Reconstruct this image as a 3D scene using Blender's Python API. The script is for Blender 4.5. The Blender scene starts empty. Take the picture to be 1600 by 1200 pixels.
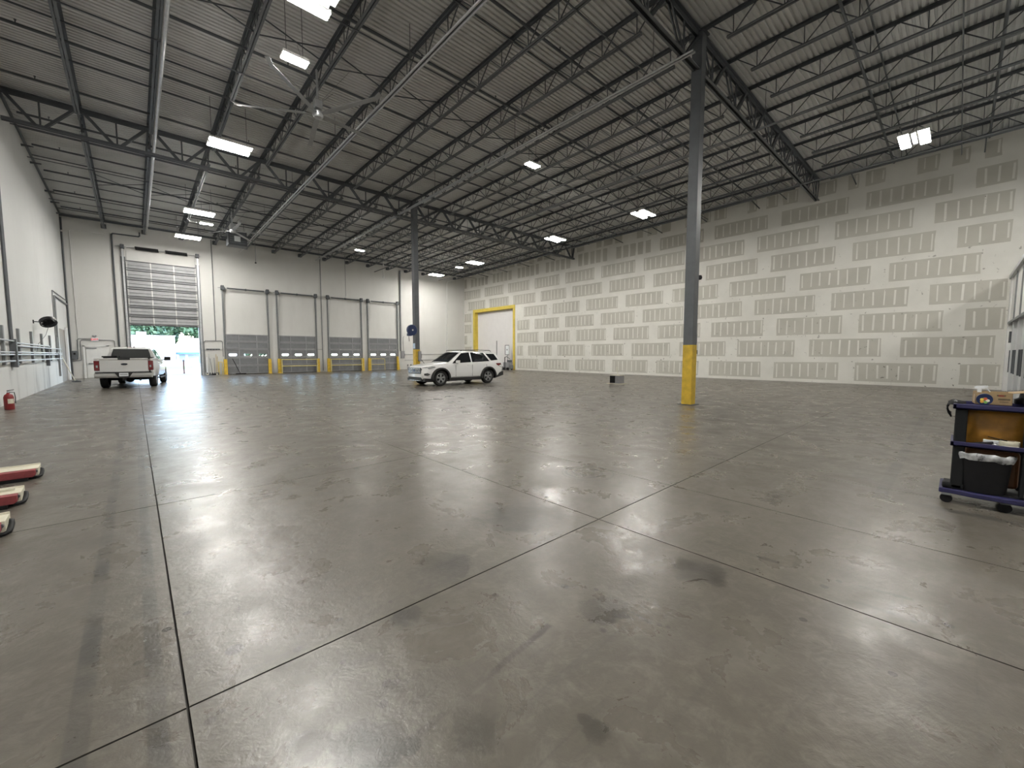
import bpy, bmesh, math, random
import numpy as np
from mathutils import Matrix, Vector
random.seed(7)
PI = math.pi
scene = bpy.context.scene
COL = scene.collection

# ------------------------------------------------------------------ camera
EYE = Vector((0, 0, 1.6))
FPX = 640.3
def _ray(u, v): return Vector((u - 800.0, v - 600.0, FPX))
_yc = _ray(209.5, 553).normalized()
_xc = _ray(1498, 553); _xc = (_xc - _xc.dot(_yc) * _yc).normalized()
_zc = _xc.cross(_yc)
if _zc.y > 0: _zc = -_zc
def w_dir(c): return Vector((_xc.dot(c), _yc.dot(c), _zc.dot(c)))
right, up, back = w_dir(Vector((1, 0, 0))), -w_dir(Vector((0, 1, 0))), -w_dir(Vector((0, 0, 1)))
cam_data = bpy.data.cameras.new('camera')
cam_data.sensor_fit = 'HORIZONTAL'; cam_data.sensor_width = 36.0
cam_data.lens = 36.0 * FPX / 1600.0
cam_data.clip_start = 0.05; cam_data.clip_end = 600
cam = bpy.data.objects.new('camera', cam_data)
COL.objects.link(cam)
cam.matrix_world = Matrix(((right.x, up.x, back.x, EYE.x), (right.y, up.y, back.y, EYE.y),
                           (right.z, up.z, back.z, EYE.z), (0, 0, 0, 1)))
scene.camera = cam

# ------------------------------------------------------------------ world, sun, exposure
world = bpy.data.worlds.new('world'); scene.world = world
world.use_nodes = True
wn = world.node_tree
sky = wn.nodes.new('ShaderNodeTexSky')
sky.sky_type = 'NISHITA'; sky.sun_disc = False
sky.sun_elevation = math.radians(52); sky.sun_rotation = math.radians(200)
bgn = wn.nodes['Background']
wn.links.new(sky.outputs['Color'], bgn.inputs['Color'])
bgn.inputs['Strength'].default_value = 2.6
sun_data = bpy.data.lights.new('sun', 'SUN'); sun_data.energy = 5.0; sun_data.angle = math.radians(1.0)
sun_data.color = (1.0, 0.96, 0.90)
sun = bpy.data.objects.new('sun', sun_data); COL.objects.link(sun)
sun.rotation_euler = Vector((0.45, 0.85, -1.25)).to_track_quat('-Z', 'Y').to_euler()
LAMP = 268.0                                    # radiance of the LED lenses
vs = scene.view_settings
vs.view_transform = 'Standard'; vs.look = 'None'; vs.gamma = 1.0
vs.use_curve_mapping = False
vs.exposure = -0.06
cy = scene.cycles
cy.use_denoising = True
cy.max_bounces = 7; cy.diffuse_bounces = 4; cy.glossy_bounces = 4; cy.transmission_bounces = 6
cy.sample_clamp_indirect = 6.0
cy.caustics_reflective = False; cy.caustics_refractive = False

# ------------------------------------------------------------------ materials
MATS = {}
def _nt(name):
    m = bpy.data.materials.new(name); m.use_nodes = True
    nt = m.node_tree; b = nt.nodes['Principled BSDF']
    return m, nt, b
def coords(nt): return nt.nodes.new('ShaderNodeTexCoord').outputs['Object']
def noise(nt, vec, scale, detail=4, rough=0.55, dist=0.0):
    n = nt.nodes.new('ShaderNodeTexNoise')
    n.inputs['Scale'].default_value = scale; n.inputs['Detail'].default_value = detail
    n.inputs['Roughness'].default_value = rough; n.inputs['Distortion'].default_value = dist
    nt.links.new(vec, n.inputs['Vector'])
    return n.outputs['Fac']
def ramp(nt, fac, stops):
    r = nt.nodes.new('ShaderNodeValToRGB'); e = r.color_ramp.elements
    while len(e) < len(stops): e.new(0.5)
    for i, (p, c) in enumerate(stops):
        e[i].position = p; e[i].color = (c, c, c, 1) if not hasattr(c, '__len__') else (*c[:3], 1)
    nt.links.new(fac, r.inputs['Fac'])
    return r.outputs['Color']
def mix(nt, fac, a, b, mode='MIX'):
    n = nt.nodes.new('ShaderNodeMix'); n.data_type = 'RGBA'; n.blend_type = mode
    for sock, val in ((n.inputs['Factor'], fac), (n.inputs['A'], a), (n.inputs['B'], b)):
        if hasattr(val, 'links') or isinstance(val, bpy.types.NodeSocket): nt.links.new(val, sock)
        elif hasattr(val, '__len__'): sock.default_value = (*val[:3], 1)
        else: sock.default_value = val
    return n.outputs['Result']
def math_(nt, op, a, b=None):
    n = nt.nodes.new('ShaderNodeMath'); n.operation = op
    for i, v in enumerate((a, b)):
        if v is None: continue
        if isinstance(v, bpy.types.NodeSocket): nt.links.new(v, n.inputs[i])
        else: n.inputs[i].default_value = v
    return n.outputs[0]
def bump(nt, b, h, strength, dist=0.01):
    n = nt.nodes.new('ShaderNodeBump'); n.inputs['Strength'].default_value = strength
    n.inputs['Distance'].default_value = dist
    nt.links.new(h, n.inputs['Height']); nt.links.new(n.outputs['Normal'], b.inputs['Normal'])
def mat(name, color, rough=0.6, metal=0.0, var=0.12, scale=6.0, coat=0.0, bmp=0.0, spec=0.5):
    if name in MATS: return MATS[name]
    m, nt, b = _nt(name)
    b.inputs['Roughness'].default_value = rough; b.inputs['Metallic'].default_value = metal
    b.inputs['Coat Weight'].default_value = coat
    b.inputs['Specular IOR Level'].default_value = spec
    f = noise(nt, coords(nt), scale, 5)
    c = Vector(color)
    nt.links.new(ramp(nt, f, [(0.3, tuple(c * (1 - var))), (0.7, tuple(min(1, x * (1 + var * .6)) for x in c))]), b.inputs['Base Color'])
    if bmp: bump(nt, b, f, bmp)
    MATS[name] = m
    return m
def emit(name, color, strength):
    m, nt, b = _nt(name)
    b.inputs['Base Color'].default_value = (*color, 1)
    b.inputs['Emission Color'].default_value = (*color, 1)
    b.inputs['Emission Strength'].default_value = strength
    # slight unevenness across the lens, as LED boards have
    f = noise(nt, coords(nt), 9.0, 2)
    nt.links.new(ramp(nt, f, [(0.2, tuple(x * 0.93 for x in color)), (0.8, color)]), b.inputs['Emission Color'])
    MATS[name] = m
    return m

M_STEEL = mat('grey_painted_steel', (0.105, 0.113, 0.122), 0.5, 0, .15, 3)
M_STEEL2 = mat('dark_painted_steel', (0.072, 0.079, 0.087), 0.5, 0, .15, 3)
M_GALV = mat('galvanised_steel', (0.50, 0.51, 0.52), 0.38, 0.75, .15, 8)
M_GREYPIPE = mat('grey_pipe', (0.20, 0.21, 0.215), 0.5, 0.2, .15, 5)
M_BLACK = mat('black_rubber', (0.008, 0.008, 0.009), 0.6, 0, .2, 20, spec=.25)
M_BLACKM = mat('black_metal', (0.016, 0.016, 0.018), 0.35, 0.3, .2, 20)
M_YELLOW = mat('safety_yellow_paint', (0.66, 0.44, 0.045), 0.5, 0, .22, 5)
M_YELLOWF = mat('bright_yellow_frame', (0.64, 0.49, 0.075), 0.5, 0, .12, 3)
M_PALEY = mat('faded_yellow_paint', (0.66, 0.56, 0.22), 0.55, 0, .15, 6)
M_WHITE = mat('white_paint', (0.74, 0.74, 0.72), 0.5, 0, .05, 3)
M_CARW = mat('white_car_paint', (0.80, 0.80, 0.79), 0.25, 0, .02, 1.5, coat=0.8)
M_TRUCKW_SHADED = mat('white_truck_paint_shaded', (0.66, 0.655, 0.64), 0.3, 0, .02, 1.5, coat=0.5)  # same white as the car, darkened to put the tailgate's backlit shade into colour
M_GLASS = mat('dark_car_glass', (0.008, 0.010, 0.012), 0.06, 0, .05, 2, spec=0.8)
M_CLAD = mat('black_plastic_cladding', (0.018, 0.018, 0.019), 0.55, 0, .2, 30)
M_TYRE = mat('tyre_rubber', (0.014, 0.014, 0.014), 0.75, 0, .2, 30, bmp=.2)
M_RIM = mat('alloy_rim', (0.42, 0.43, 0.44), 0.3, 0.8, .08, 5)
M_CHROME = mat('chrome', (0.70, 0.71, 0.72), 0.15, 1.0, .05, 4)
M_REDLENS = mat('red_lens', (0.16, 0.008, 0.012), 0.15, 0, .15, 10, coat=.6)
M_CLEARLENS = mat('clear_lens', (0.45, 0.46, 0.47), 0.12, 0.3, .2, 10, coat=.6)
M_DOORSTEEL = mat('galvalume_door_panel', (0.34, 0.345, 0.35), 0.55, 0.05, .10, 4)
M_DOORRIB = mat('door_rib', (0.12, 0.123, 0.128), 0.6, 0.0, .15, 5)
M_STILE = mat('door_stile', (0.62, 0.62, 0.60), 0.5, 0.2, .1, 6)
M_DOCKPANEL = mat('dock_door_panel', (0.185, 0.19, 0.20), 0.55, 0.05, .12, 4)
M_DOCKRIB = mat('dock_door_rib', (0.30, 0.305, 0.31), 0.55, 0.05, .12, 4)
M_BLUE = mat('blue_enamel', (0.008, 0.022, 0.085), 0.35, 0, .15, 10)
M_CARTBLUE = mat('blue_cart_plastic', (0.020, 0.019, 0.075), 0.5, 0, .15, 12)
M_CARTGREY = mat('charcoal_cart_plastic', (0.009, 0.010, 0.011), 0.6, 0, .2, 12, spec=.25)
M_RED = mat('red_enamel', (0.20, 0.010, 0.012), 0.35, 0, .12, 10)
M_REDBLOCK = mat('dull_red_block', (0.24, 0.045, 0.05), 0.6, 0, .2, 30)
M_CREAM = mat('cream_plastic', (0.62, 0.59, 0.47), 0.5, 0, .08, 10)
M_CARDB = mat('cardboard', (0.34, 0.24, 0.13), 0.8, 0, .12, 25)
M_CARDD = mat('cardboard_print', (0.13, 0.10, 0.06), 0.8, 0, .2, 25)
M_BAG = mat('amber_vinyl_bag', (0.36, 0.17, 0.022), 0.4, 0, .35, 7, bmp=.5)
M_WOOD = mat('wood_handle', (0.50, 0.36, 0.18), 0.6, 0, .2, 20)
M_TAUPE = mat('taupe_door', (0.26, 0.24, 0.215), 0.55, 0, .06, 2)
M_GREYBOX = mat('grey_metal_box', (0.30, 0.30, 0.31), 0.45, 0.3, .1, 10)
M_SIGNW = mat('sign_white', (0.78, 0.80, 0.82), 0.5, 0, .04, 10)
M_OFFGREY = mat('pale_grey_partition', (0.52, 0.53, 0.53), 0.5, 0, .05, 3)

def concrete_floor():
    m, nt, b = _nt('sealed_concrete')
    co = coords(nt)
    n1 = noise(nt, co, 0.35, 5, .6, .6); n2 = noise(nt, co, 1.9, 8, .65, .4); n3 = noise(nt, co, 22, 4, .6)
    base = ramp(nt, n1, [(0.28, (0.092, 0.082, 0.066)), (0.52, (0.125, 0.112, 0.093)), (0.75, (0.149, 0.135, 0.113))])
    base = mix(nt, math_(nt, 'MULTIPLY', ramp(nt, n2, [(0.40, 0.0), (0.60, 1.0)]), 0.60), base, (0.077, 0.067, 0.054))
    n2b = noise(nt, co, 6.5, 8, .7, .8)
    base = mix(nt, math_(nt, 'MULTIPLY', ramp(nt, n2b, [(0.48, 0.0), (0.66, 1.0)]), 0.45), base, (0.184, 0.168, 0.142))
    base = mix(nt, math_(nt, 'MULTIPLY', ramp(nt, n3, [(0.45, 0.0), (0.75, 1.0)]), 0.40), base, (0.070, 0.063, 0.051))
    # small round oil drips, in loose flocks
    for vsc, rad, lo in ((2.3, .11, .44), (5.0, .13, .47)):
        vo = nt.nodes.new('ShaderNodeTexVoronoi'); vo.inputs['Scale'].default_value = vsc; vo.inputs['Randomness'].default_value = 1.0
        dn = nt.nodes.new('ShaderNodeMix'); dn.data_type = 'VECTOR'; dn.inputs['Factor'].default_value = .018
        nz = nt.nodes.new('ShaderNodeTexNoise'); nz.inputs['Scale'].default_value = 9; nt.links.new(co, nz.inputs['Vector'])
        nt.links.new(co, dn.inputs['A']); nt.links.new(nz.outputs['Color'], dn.inputs['B']); nt.links.new(dn.outputs['Result'], vo.inputs['Vector'])
        spots = ramp(nt, vo.outputs['Distance'], [(rad * .85, 1.0), (rad, 0.0)])
        pick = ramp(nt, vo.outputs['Color'], [(.45, 0.0), (.5, 1.0)])
        reg = ramp(nt, noise(nt, co, 0.5, 2), [(lo, 0.0), (lo + .08, 1.0)])
        base = mix(nt, math_(nt, 'MULTIPLY', math_(nt, 'MULTIPLY', math_(nt, 'MULTIPLY', spots, pick), reg), 0.75), base, (0.026, 0.024, 0.020))
    # fine forklift scuffs, stretched along the drive direction
    for ang, sc_, k in ((0.5, (0.5, 7, 1), .35), (-0.35, (0.35, 9, 1), .25), (1.3, (.6, 8, 1), .22)):
        mp = nt.nodes.new('ShaderNodeMapping'); mp.inputs['Rotation'].default_value = (0, 0, ang)
        mp.inputs['Scale'].default_value = sc_; nt.links.new(co, mp.inputs['Vector'])
        sc = ramp(nt, noise(nt, mp.outputs['Vector'], 1.6, 6, .6, .5), [(0.60, 0.0), (0.68, 1.0)])
        base = mix(nt, math_(nt, 'MULTIPLY', sc, k), base, (0.068, 0.062, 0.055))
    sx = nt.nodes.new('ShaderNodeSeparateXYZ'); nt.links.new(co, sx.inputs[0])
    X, Y = sx.outputs['X'], sx.outputs['Y']
    wob = math_(nt, 'MULTIPLY', math_(nt, 'SUBTRACT', noise(nt, co, 4.5, 8, .7, .5), 0.5), 0.5)
    def rect(x0, x1, y0, y1):
        dx = math_(nt, 'SUBTRACT', (x1 - x0) / 2, math_(nt, 'ABSOLUTE', math_(nt, 'SUBTRACT', X, (x0 + x1) / 2)))
        dy = math_(nt, 'SUBTRACT', (y1 - y0) / 2, math_(nt, 'ABSOLUTE', math_(nt, 'SUBTRACT', Y, (y0 + y1) / 2)))
        s = math_(nt, 'MULTIPLY', math_(nt, 'MINIMUM', dx, dy), 90.0)
        n = nt.nodes.new('ShaderNodeClamp'); nt.links.new(s, n.inputs[0]); return n.outputs[0]
    def blob(x, y, r, k=1.0):
        dx = math_(nt, 'SUBTRACT', X, x); dy = math_(nt, 'MULTIPLY', math_(nt, 'SUBTRACT', Y, y), k)
        d = math_(nt, 'SQRT', math_(nt, 'ADD', math_(nt, 'MULTIPLY', dx, dx), math_(nt, 'MULTIPLY', dy, dy)))
        d = math_(nt, 'ADD', d, math_(nt, 'MULTIPLY', wob, r * 5.0))
        s = math_(nt, 'MULTIPLY', math_(nt, 'SUBTRACT', r, d), 4.0 / r)
        n = nt.nodes.new('ShaderNodeClamp'); nt.links.new(s, n.inputs[0]); return n.outputs[0]
    def ring(x, y, r, w):
        dx = math_(nt, 'SUBTRACT', X, x); dy = math_(nt, 'SUBTRACT', Y, y)
        d = math_(nt, 'SQRT', math_(nt, 'ADD', math_(nt, 'MULTIPLY', dx, dx), math_(nt, 'MULTIPLY', dy, dy)))
        s = math_(nt, 'MULTIPLY', math_(nt, 'SUBTRACT', w, math_(nt, 'ABSOLUTE', math_(nt, 'SUBTRACT', d, r))), 130.0)
        n = nt.nodes.new('ShaderNodeClamp'); nt.links.new(s, n.inputs[0]); return n.outputs[0]
    def trail(x0, y0, x1, y1, w):
        L = math.hypot(x1 - x0, y1 - y0); ux, uy = (x1 - x0) / L, (y1 - y0) / L
        dx = math_(nt, 'SUBTRACT', X, (x0 + x1) / 2); dy = math_(nt, 'SUBTRACT', Y, (y0 + y1) / 2)
        al = math_(nt, 'ABSOLUTE', math_(nt, 'ADD', math_(nt, 'MULTIPLY', dx, ux), math_(nt, 'MULTIPLY', dy, uy)))
        ac = math_(nt, 'ABSOLUTE', math_(nt, 'ADD', math_(nt, 'SUBTRACT', math_(nt, 'MULTIPLY', dx, -uy), math_(nt, 'MULTIPLY', dy, -ux)), math_(nt, 'MULTIPLY', wob, .08)))
        q = math_(nt, 'MULTIPLY', math_(nt, 'MINIMUM', math_(nt, 'SUBTRACT', L / 2, al), math_(nt, 'SUBTRACT', w / 2, ac)), 70.0)
        n = nt.nodes.new('ShaderNodeClamp'); nt.links.new(q, n.inputs[0]); return n.outputs[0]
    tape = rect(-0.30, -0.21, 0.8, 16.0)
    for r in ((-0.045, 0.035, 0.6, 15.8), (6.1, 16.0, 0.45, 0.58), (6.0, 6.14, -1.6, 0.58)): tape = math_(nt, 'MAXIMUM', tape, rect(*r))
    worn = ramp(nt, noise(nt, co, 2.2, 5, .6), [(0.34, 0.15), (0.62, 1.0)])
    base = mix(nt, math_(nt, 'MULTIPLY', math_(nt, 'MULTIPLY', tape, worn), 0.62), base, (0.036, 0.036, 0.034))
    st = blob(1.63, 2.56, .26)
    for a in ((0.792, 1.456, 1.741, 1.556, 0.05), (0.417, 3.121, 0.392, 2.796, 0.02), (2.198, 1.3, 2.188, 1.144, 0.035), (3.608, 0.388, 3.664, 0.105, 0.05), (3.353, 0.42, 3.374, 0.175, 0.05), (3.522, 1.394, 3.569, 0.837, 0.06)): st = math_(nt, 'MAXIMUM', st, trail(*a))
    for (a, c), k in zip([(0.631, 1.474), (0.751, 1.436), (0.763, 1.697), (0.827, 1.797), (0.865, 1.772), (0.718, 2.083), (0.169, 2.131), (0.207, 2.154), (1.142, 2.406), (0.832, 2.447), (1.377, 1.021), (4.79, 3.124)], (.10, .05, .03, .025, .02, .02, .025, .02, .02, .03, .04, .06)): st = math_(nt, 'MAXIMUM', st, blob(a, c, k))
    for a in ((2.73, 2.85, .42), (8.35, 6.74, .35, 1.6), (7.63, 4.99, .22), (0.62, 1.55, .16), (1.37, 0.96, .07), (2.11, 1.42, .16),
              (1.15, 2.2, .10), (0.45, 1.72, .09), (1.0, 1.3, .12), (3.0, 1.2, .2), (5.2, 1.3, .3, 2.5), (10.5, 4.0, .5, 2), (9, 10, .6), (6.5, 12, .5)):
        st = math_(nt, 'MAXIMUM', st, blob(*a))
    base = mix(nt, math_(nt, 'MULTIPLY', math_(nt, 'MULTIPLY', st, worn), 0.75), base, (0.032, 0.029, 0.024))
    rg = math_(nt, 'MAXIMUM', ring(4.4, 3.35, .24, .02), math_(nt, 'MAXIMUM', ring(4.4, 3.35, .14, .015), ring(4.42, 3.3, .34, .013)))
    base = mix(nt, math_(nt, 'MULTIPLY', math_(nt, 'MULTIPLY', rg, worn), 0.9), base, (0.012, 0.012, 0.012))
    nt.links.new(base, b.inputs['Base Color'])
    rr = ramp(nt, n2, [(0.3, 0.22), (0.7, 0.40)])
    nt.links.new(rr, b.inputs['Roughness'])
    b.inputs['Specular IOR Level'].default_value = 0.55
    nb = math_(nt, 'ADD', noise(nt, co, 1.6, 6, .6, .3), math_(nt, 'MULTIPLY', noise(nt, co, 11, 6, .65, .6), .32))
    bump(nt, b, nb, 0.55, 0.014)
    return m
M_FLOOR = concrete_floor()
M_JOINT = mat('joint_filler', (0.035, 0.032, 0.028), 0.9, 0, .2, 10)

def wall_mat(name, color, stain, sc=0.6, low=False):
    m, nt, b = _nt(name)
    co = coords(nt)
    base = ramp(nt, noise(nt, co, sc, 5), [(0.3, tuple(x * .95 for x in color)), (0.7, color)])
    mp = nt.nodes.new('ShaderNodeMapping'); mp.inputs['Scale'].default_value = (0.9, 0.9, 0.22); nt.links.new(co, mp.inputs['Vector'])
    drip = ramp(nt, noise(nt, mp.outputs['Vector'], 1.3, 6, .6), [(0.50, 0.0), (0.68, 1.0)])
    sx = nt.nodes.new('ShaderNodeSeparateXYZ'); nt.links.new(co, sx.inputs[0])
    if low:   # forklift splash and rubber marks on the lower two metres
        mr = nt.nodes.new('ShaderNodeMapRange'); mr.inputs['From Min'].default_value = 0.3; mr.inputs['From Max'].default_value = 2.2
        mr.inputs['To Min'].default_value = 1.0; mr.inputs['To Max'].default_value = 0.12
        nt.links.new(sx.outputs['Z'], mr.inputs['Value'])
        drip = math_(nt, 'MULTIPLY', drip, mr.outputs[0])
        drip = math_(nt, 'MULTIPLY', drip, 0.7)
    else:
        drip = math_(nt, 'MULTIPLY', drip, 0.12)
    base = mix(nt, drip, base, stain)
    fl = ramp(nt, noise(nt, co, 3.0, 8, .7), [(0.70, 0.0), (0.74, 1.0)])
    base = mix(nt, math_(nt, 'MULTIPLY', fl, 0.25), base, stain)
    nt.links.new(base, b.inputs['Base Color']); b.inputs['Roughness'].default_value = 0.7
    b.inputs['Specular IOR Level'].default_value = 0.3
    bump(nt, b, noise(nt, co, 14, 5), 0.12, 0.01)
    return m
M_WALLB = wall_mat('painted_tilt_up_concrete', (0.615, 0.61, 0.585), (0.40, 0.39, 0.36))
M_WALLL = wall_mat('painted_left_wall', (0.64, 0.645, 0.635), (0.24, 0.24, 0.245), 0.5, True)
M_FRONT = wall_mat('painted_front_wall', (0.62, 0.61, 0.57), (0.45, 0.43, 0.38))
def compound_mat():
    m, nt, b = _nt('white_joint_compound')
    co = coords(nt)
    base = ramp(nt, noise(nt, co, 0.9, 6), [(0.3, (0.63, 0.617, 0.572)), (0.7, (0.71, 0.697, 0.65))])
    sp = math_(nt, 'MULTIPLY', ramp(nt, noise(nt, co, 5.5, 4, .6, .3), [(0.64, 0.0), (0.67, 1.0)]), ramp(nt, noise(nt, co, .8, 2), [(0.46, 0.0), (0.56, 1.0)]))
    sx = nt.nodes.new('ShaderNodeSeparateXYZ'); nt.links.new(co, sx.inputs[0])
    low = ramp(nt, math_(nt, 'DIVIDE', sx.outputs['Z'], 10.0), [(0.02, 1.0), (0.68, 0.55), (0.72, 0.0)])
    base = mix(nt, math_(nt, 'MULTIPLY', math_(nt, 'MULTIPLY', sp, low), 0.85), base, (0.07, 0.06, 0.05))
    nt.links.new(base, b.inputs['Base Color']); b.inputs['Roughness'].default_value = 0.85
    b.inputs['Specular IOR Level'].default_value = 0.2
    return m
M_MUD = compound_mat()
def paper_mat():
    m, nt, b = _nt('grey_drywall_paper')
    co = coords(nt)
    g = nt.nodes.new('ShaderNodeNewGeometry')
    base = ramp(nt, noise(nt, g.outputs['Position'], 0.8, 6), [(0.3, (0.445, 0.43, 0.382)), (0.7, (0.51, 0.495, 0.442))])
    sp = math_(nt, 'MULTIPLY', ramp(nt, noise(nt, g.outputs['Position'], 6.0, 4, .6, .3), [(0.65, 0.0), (0.68, 1.0)]), ramp(nt, noise(nt, g.outputs['Position'], .9, 2), [(0.47, 0.0), (0.57, 1.0)]))
    sx = nt.nodes.new('ShaderNodeSeparateXYZ'); nt.links.new(g.outputs['Position'], sx.inputs[0])
    low = ramp(nt, math_(nt, 'DIVIDE', sx.outputs['Z'], 10.0), [(0.02, 1.0), (0.45, 0.35), (0.72, 0.0)])
    base = mix(nt, math_(nt, 'MULTIPLY', math_(nt, 'MULTIPLY', sp, low), 0.8), base, (0.08, 0.07, 0.055))
    nt.links.new(base, b.inputs['Base Color']); b.inputs['Roughness'].default_value = 0.85
    b.inputs['Specular IOR Level'].default_value = 0.2
    return m
M_PAPER = paper_mat()
M_DECK = mat('painted_roof_deck', (0.60, 0.605, 0.59), 0.5, 0.1, .10, 1.2)
M_LENS = emit('led_lens', (1.0, 0.975, 0.92), LAMP)
def pane_mat(name='clear_pane'):
    m = bpy.data.materials.new(name); m.use_nodes = True; nt = m.node_tree
    nt.nodes.remove(nt.nodes['Principled BSDF'])
    t = nt.nodes.new('ShaderNodeBsdfTransparent'); g = nt.nodes.new('ShaderNodeBsdfGlossy'); g.inputs['Roughness'].default_value = 0.05
    f = nt.nodes.new('ShaderNodeFresnel'); x = nt.nodes.new('ShaderNodeMixShader')
    nt.links.new(f.outputs[0], x.inputs[0]); nt.links.new(t.outputs[0], x.inputs[1]); nt.links.new(g.outputs[0], x.inputs[2])
    nt.links.new(x.outputs[0], nt.nodes['Material Output'].inputs['Surface'])
    c = ramp(nt, noise(nt, coords(nt), 4, 2), [(0, (0.86, 0.93, 0.95)), (1, (0.93, 0.97, 0.98))]); nt.links.new(c, t.inputs['Color'])
    return m
M_PANE = pane_mat()

# ------------------------------------------------------------------ mesh builder
class MB:
    def __init__(s): s.v = []; s.f = []; s.mi = []; s.cur = 0
    def add(s, vs_, fs):
        o = len(s.v); s.v += [tuple(p) for p in vs_]; s.f += [tuple(i + o for i in f) for f in fs]; s.mi += [s.cur] * len(fs); return s
    def box(s, x0, x1, y0, y1, z0, z1):
        x0, x1 = min(x0, x1), max(x0, x1); y0, y1 = min(y0, y1), max(y0, y1); z0, z1 = min(z0, z1), max(z0, z1)
        return s.add([(x0, y0, z0), (x1, y0, z0), (x1, y1, z0), (x0, y1, z0), (x0, y0, z1), (x1, y0, z1), (x1, y1, z1), (x0, y1, z1)],
                     [(3, 2, 1, 0), (4, 5, 6, 7), (0, 1, 5, 4), (1, 2, 6, 5), (2, 3, 7, 6), (3, 0, 4, 7)])
    def cbox(s, cx, cy_, cz, sx, sy, sz): return s.box(cx - sx / 2, cx + sx / 2, cy_ - sy / 2, cy_ + sy / 2, cz - sz / 2, cz + sz / 2)
    def bar(s, p, q, w, h=None, upv=(0, 0, 1)):
        h = h or w; p, q = Vector(p), Vector(q); d = (q - p).normalized()
        u = Vector(upv)
        if abs(d.dot(u)) > .98: u = Vector((1, 0, 0)) if abs(d.x) < .9 else Vector((0, 1, 0))
        a = d.cross(u).normalized(); b = a.cross(d).normalized()
        vv = []
        for c in (p, q):
            for i, j in ((-1, -1), (1, -1), (1, 1), (-1, 1)): vv.append(c + a * (i * w / 2) + b * (j * h / 2))
        return s.add(vv, [(0, 1, 2, 3), (7, 6, 5, 4), (0, 4, 5, 1), (1, 5, 6, 2), (2, 6, 7, 3), (3, 7, 4, 0)])
    def cyl(s, p, q, r, n=10, r2=None, cap=True):
        r2 = r if r2 is None else r2; p, q = Vector(p), Vector(q); d = (q - p).normalized()
        u = Vector((0, 0, 1)) if abs(d.z) < .9 else Vector((1, 0, 0))
        a = d.cross(u).normalized(); b = a.cross(d)
        vv = [p + (a * math.cos(2 * PI * i / n) + b * math.sin(2 * PI * i / n)) * r for i in range(n)]
        vv += [q + (a * math.cos(2 * PI * i / n) + b * math.sin(2 * PI * i / n)) * r2 for i in range(n)]
        fs = [(i, (i + 1) % n, n + (i + 1) % n, n + i) for i in range(n)]
        if cap: fs += [tuple(range(n))[::-1], tuple(range(n, 2 * n))]
        return s.add(vv, fs)
    def tube(s, pts, r, n=8):
        pts = [Vector(p) for p in pts]; rings = []
        for i, p in enumerate(pts):
            d = ((pts[min(i + 1, len(pts) - 1)] - p).normalized() + (p - pts[max(i - 1, 0)]).normalized())
            d = d.normalized() if d.length > 1e-6 else Vector((1, 0, 0))
            if i == 0: u = Vector((0, 0, 1)) if abs(d.z) < .9 else Vector((1, 0, 0)); a = d.cross(u).normalized()
            else: a = (a - a.dot(d) * d).normalized()
            b = a.cross(d)
            rings.append([p + (a * math.cos(2 * PI * k / n) + b * math.sin(2 * PI * k / n)) * r for k in range(n)])
        vv = [p for rg in rings for p in rg]; fs = []
        for i in range(len(pts) - 1):
            for k in range(n): fs.append((i * n + k, i * n + (k + 1) % n, (i + 1) * n + (k + 1) % n, (i + 1) * n + k))
        fs += [tuple(range(n))[::-1], tuple(range((len(pts) - 1) * n, len(pts) * n))]
        return s.add(vv, fs)
    def lathe(s, prof, n=24, axis='z', c=(0, 0, 0)):
        c = Vector(c); vv = []; m = len(prof)
        for i in range(n):
            t = 2 * PI * i / n
            for r, h in prof:
                x, y = r * math.cos(t), r * math.sin(t)
                vv.append(c + (Vector((x, y, h)) if axis == 'z' else Vector((x, h, y)) if axis == 'y' else Vector((h, x, y))))
        fs = []
        for i in range(n):
            for k in range(m - 1): fs.append((i * m + k, ((i + 1) % n) * m + k, ((i + 1) % n) * m + k + 1, i * m + k + 1))
        return s.add(vv, fs)
    def prism(s, poly, y0, y1, axis='y'):
        n = len(poly); f = (lambda a, b, h: (a, h, b)) if axis == 'y' else (lambda a, b, h: (h, a, b)) if axis == 'x' else (lambda a, b, h: (a, b, h))
        vv = [f(a, b, y0) for a, b in poly] + [f(a, b, y1) for a, b in poly]
        fs = [(i, (i + 1) % n, n + (i + 1) % n, n + i) for i in range(n)] + [tuple(range(n))[::-1], tuple(range(n, 2 * n))]
        return s.add(vv, fs)
    def loft(s, halves):
        rings = []
        for h in halves:
            full = [Vector(p) for p in h] + [Vector((p[0], -p[1], p[2])) for p in reversed(h[1:-1])]
            rings.append(full)
        n = len(rings[0]); vv = [p for r in rings for p in r]; fs = []
        for i in range(len(rings) - 1):
            for k in range(n): fs.append((i * n + k, i * n + (k + 1) % n, (i + 1) * n + (k + 1) % n, (i + 1) * n + k))
        fs += [tuple(range(n))[::-1], tuple(range((len(rings) - 1) * n, len(rings) * n))]
        return s.add(vv, fs)
    def mesh(s, name, mats, smooth=None, bevel=0.0, fix=True):
        me = bpy.data.meshes.new(name); me.from_pydata([tuple(p) for p in s.v], [], s.f)
        for m in (mats if isinstance(mats, (list, tuple)) else [mats]): me.materials.append(m)
        if any(s.mi): me.polygons.foreach_set('material_index', s.mi)
        if fix or bevel:
            bm = bmesh.new(); bm.from_mesh(me)
            if bevel: bmesh.ops.bevel(bm, geom=bm.edges[:], offset=bevel, segments=2, affect='EDGES', profile=0.5)
            bmesh.ops.recalc_face_normals(bm, faces=bm.faces[:])
            bm.to_mesh(me); bm.free()
        if smooth is not None:
            me.polygons.foreach_set('use_smooth', [True] * len(me.polygons)); me.set_sharp_from_angle(angle=math.radians(smooth))
        me.update()
        return me
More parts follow.
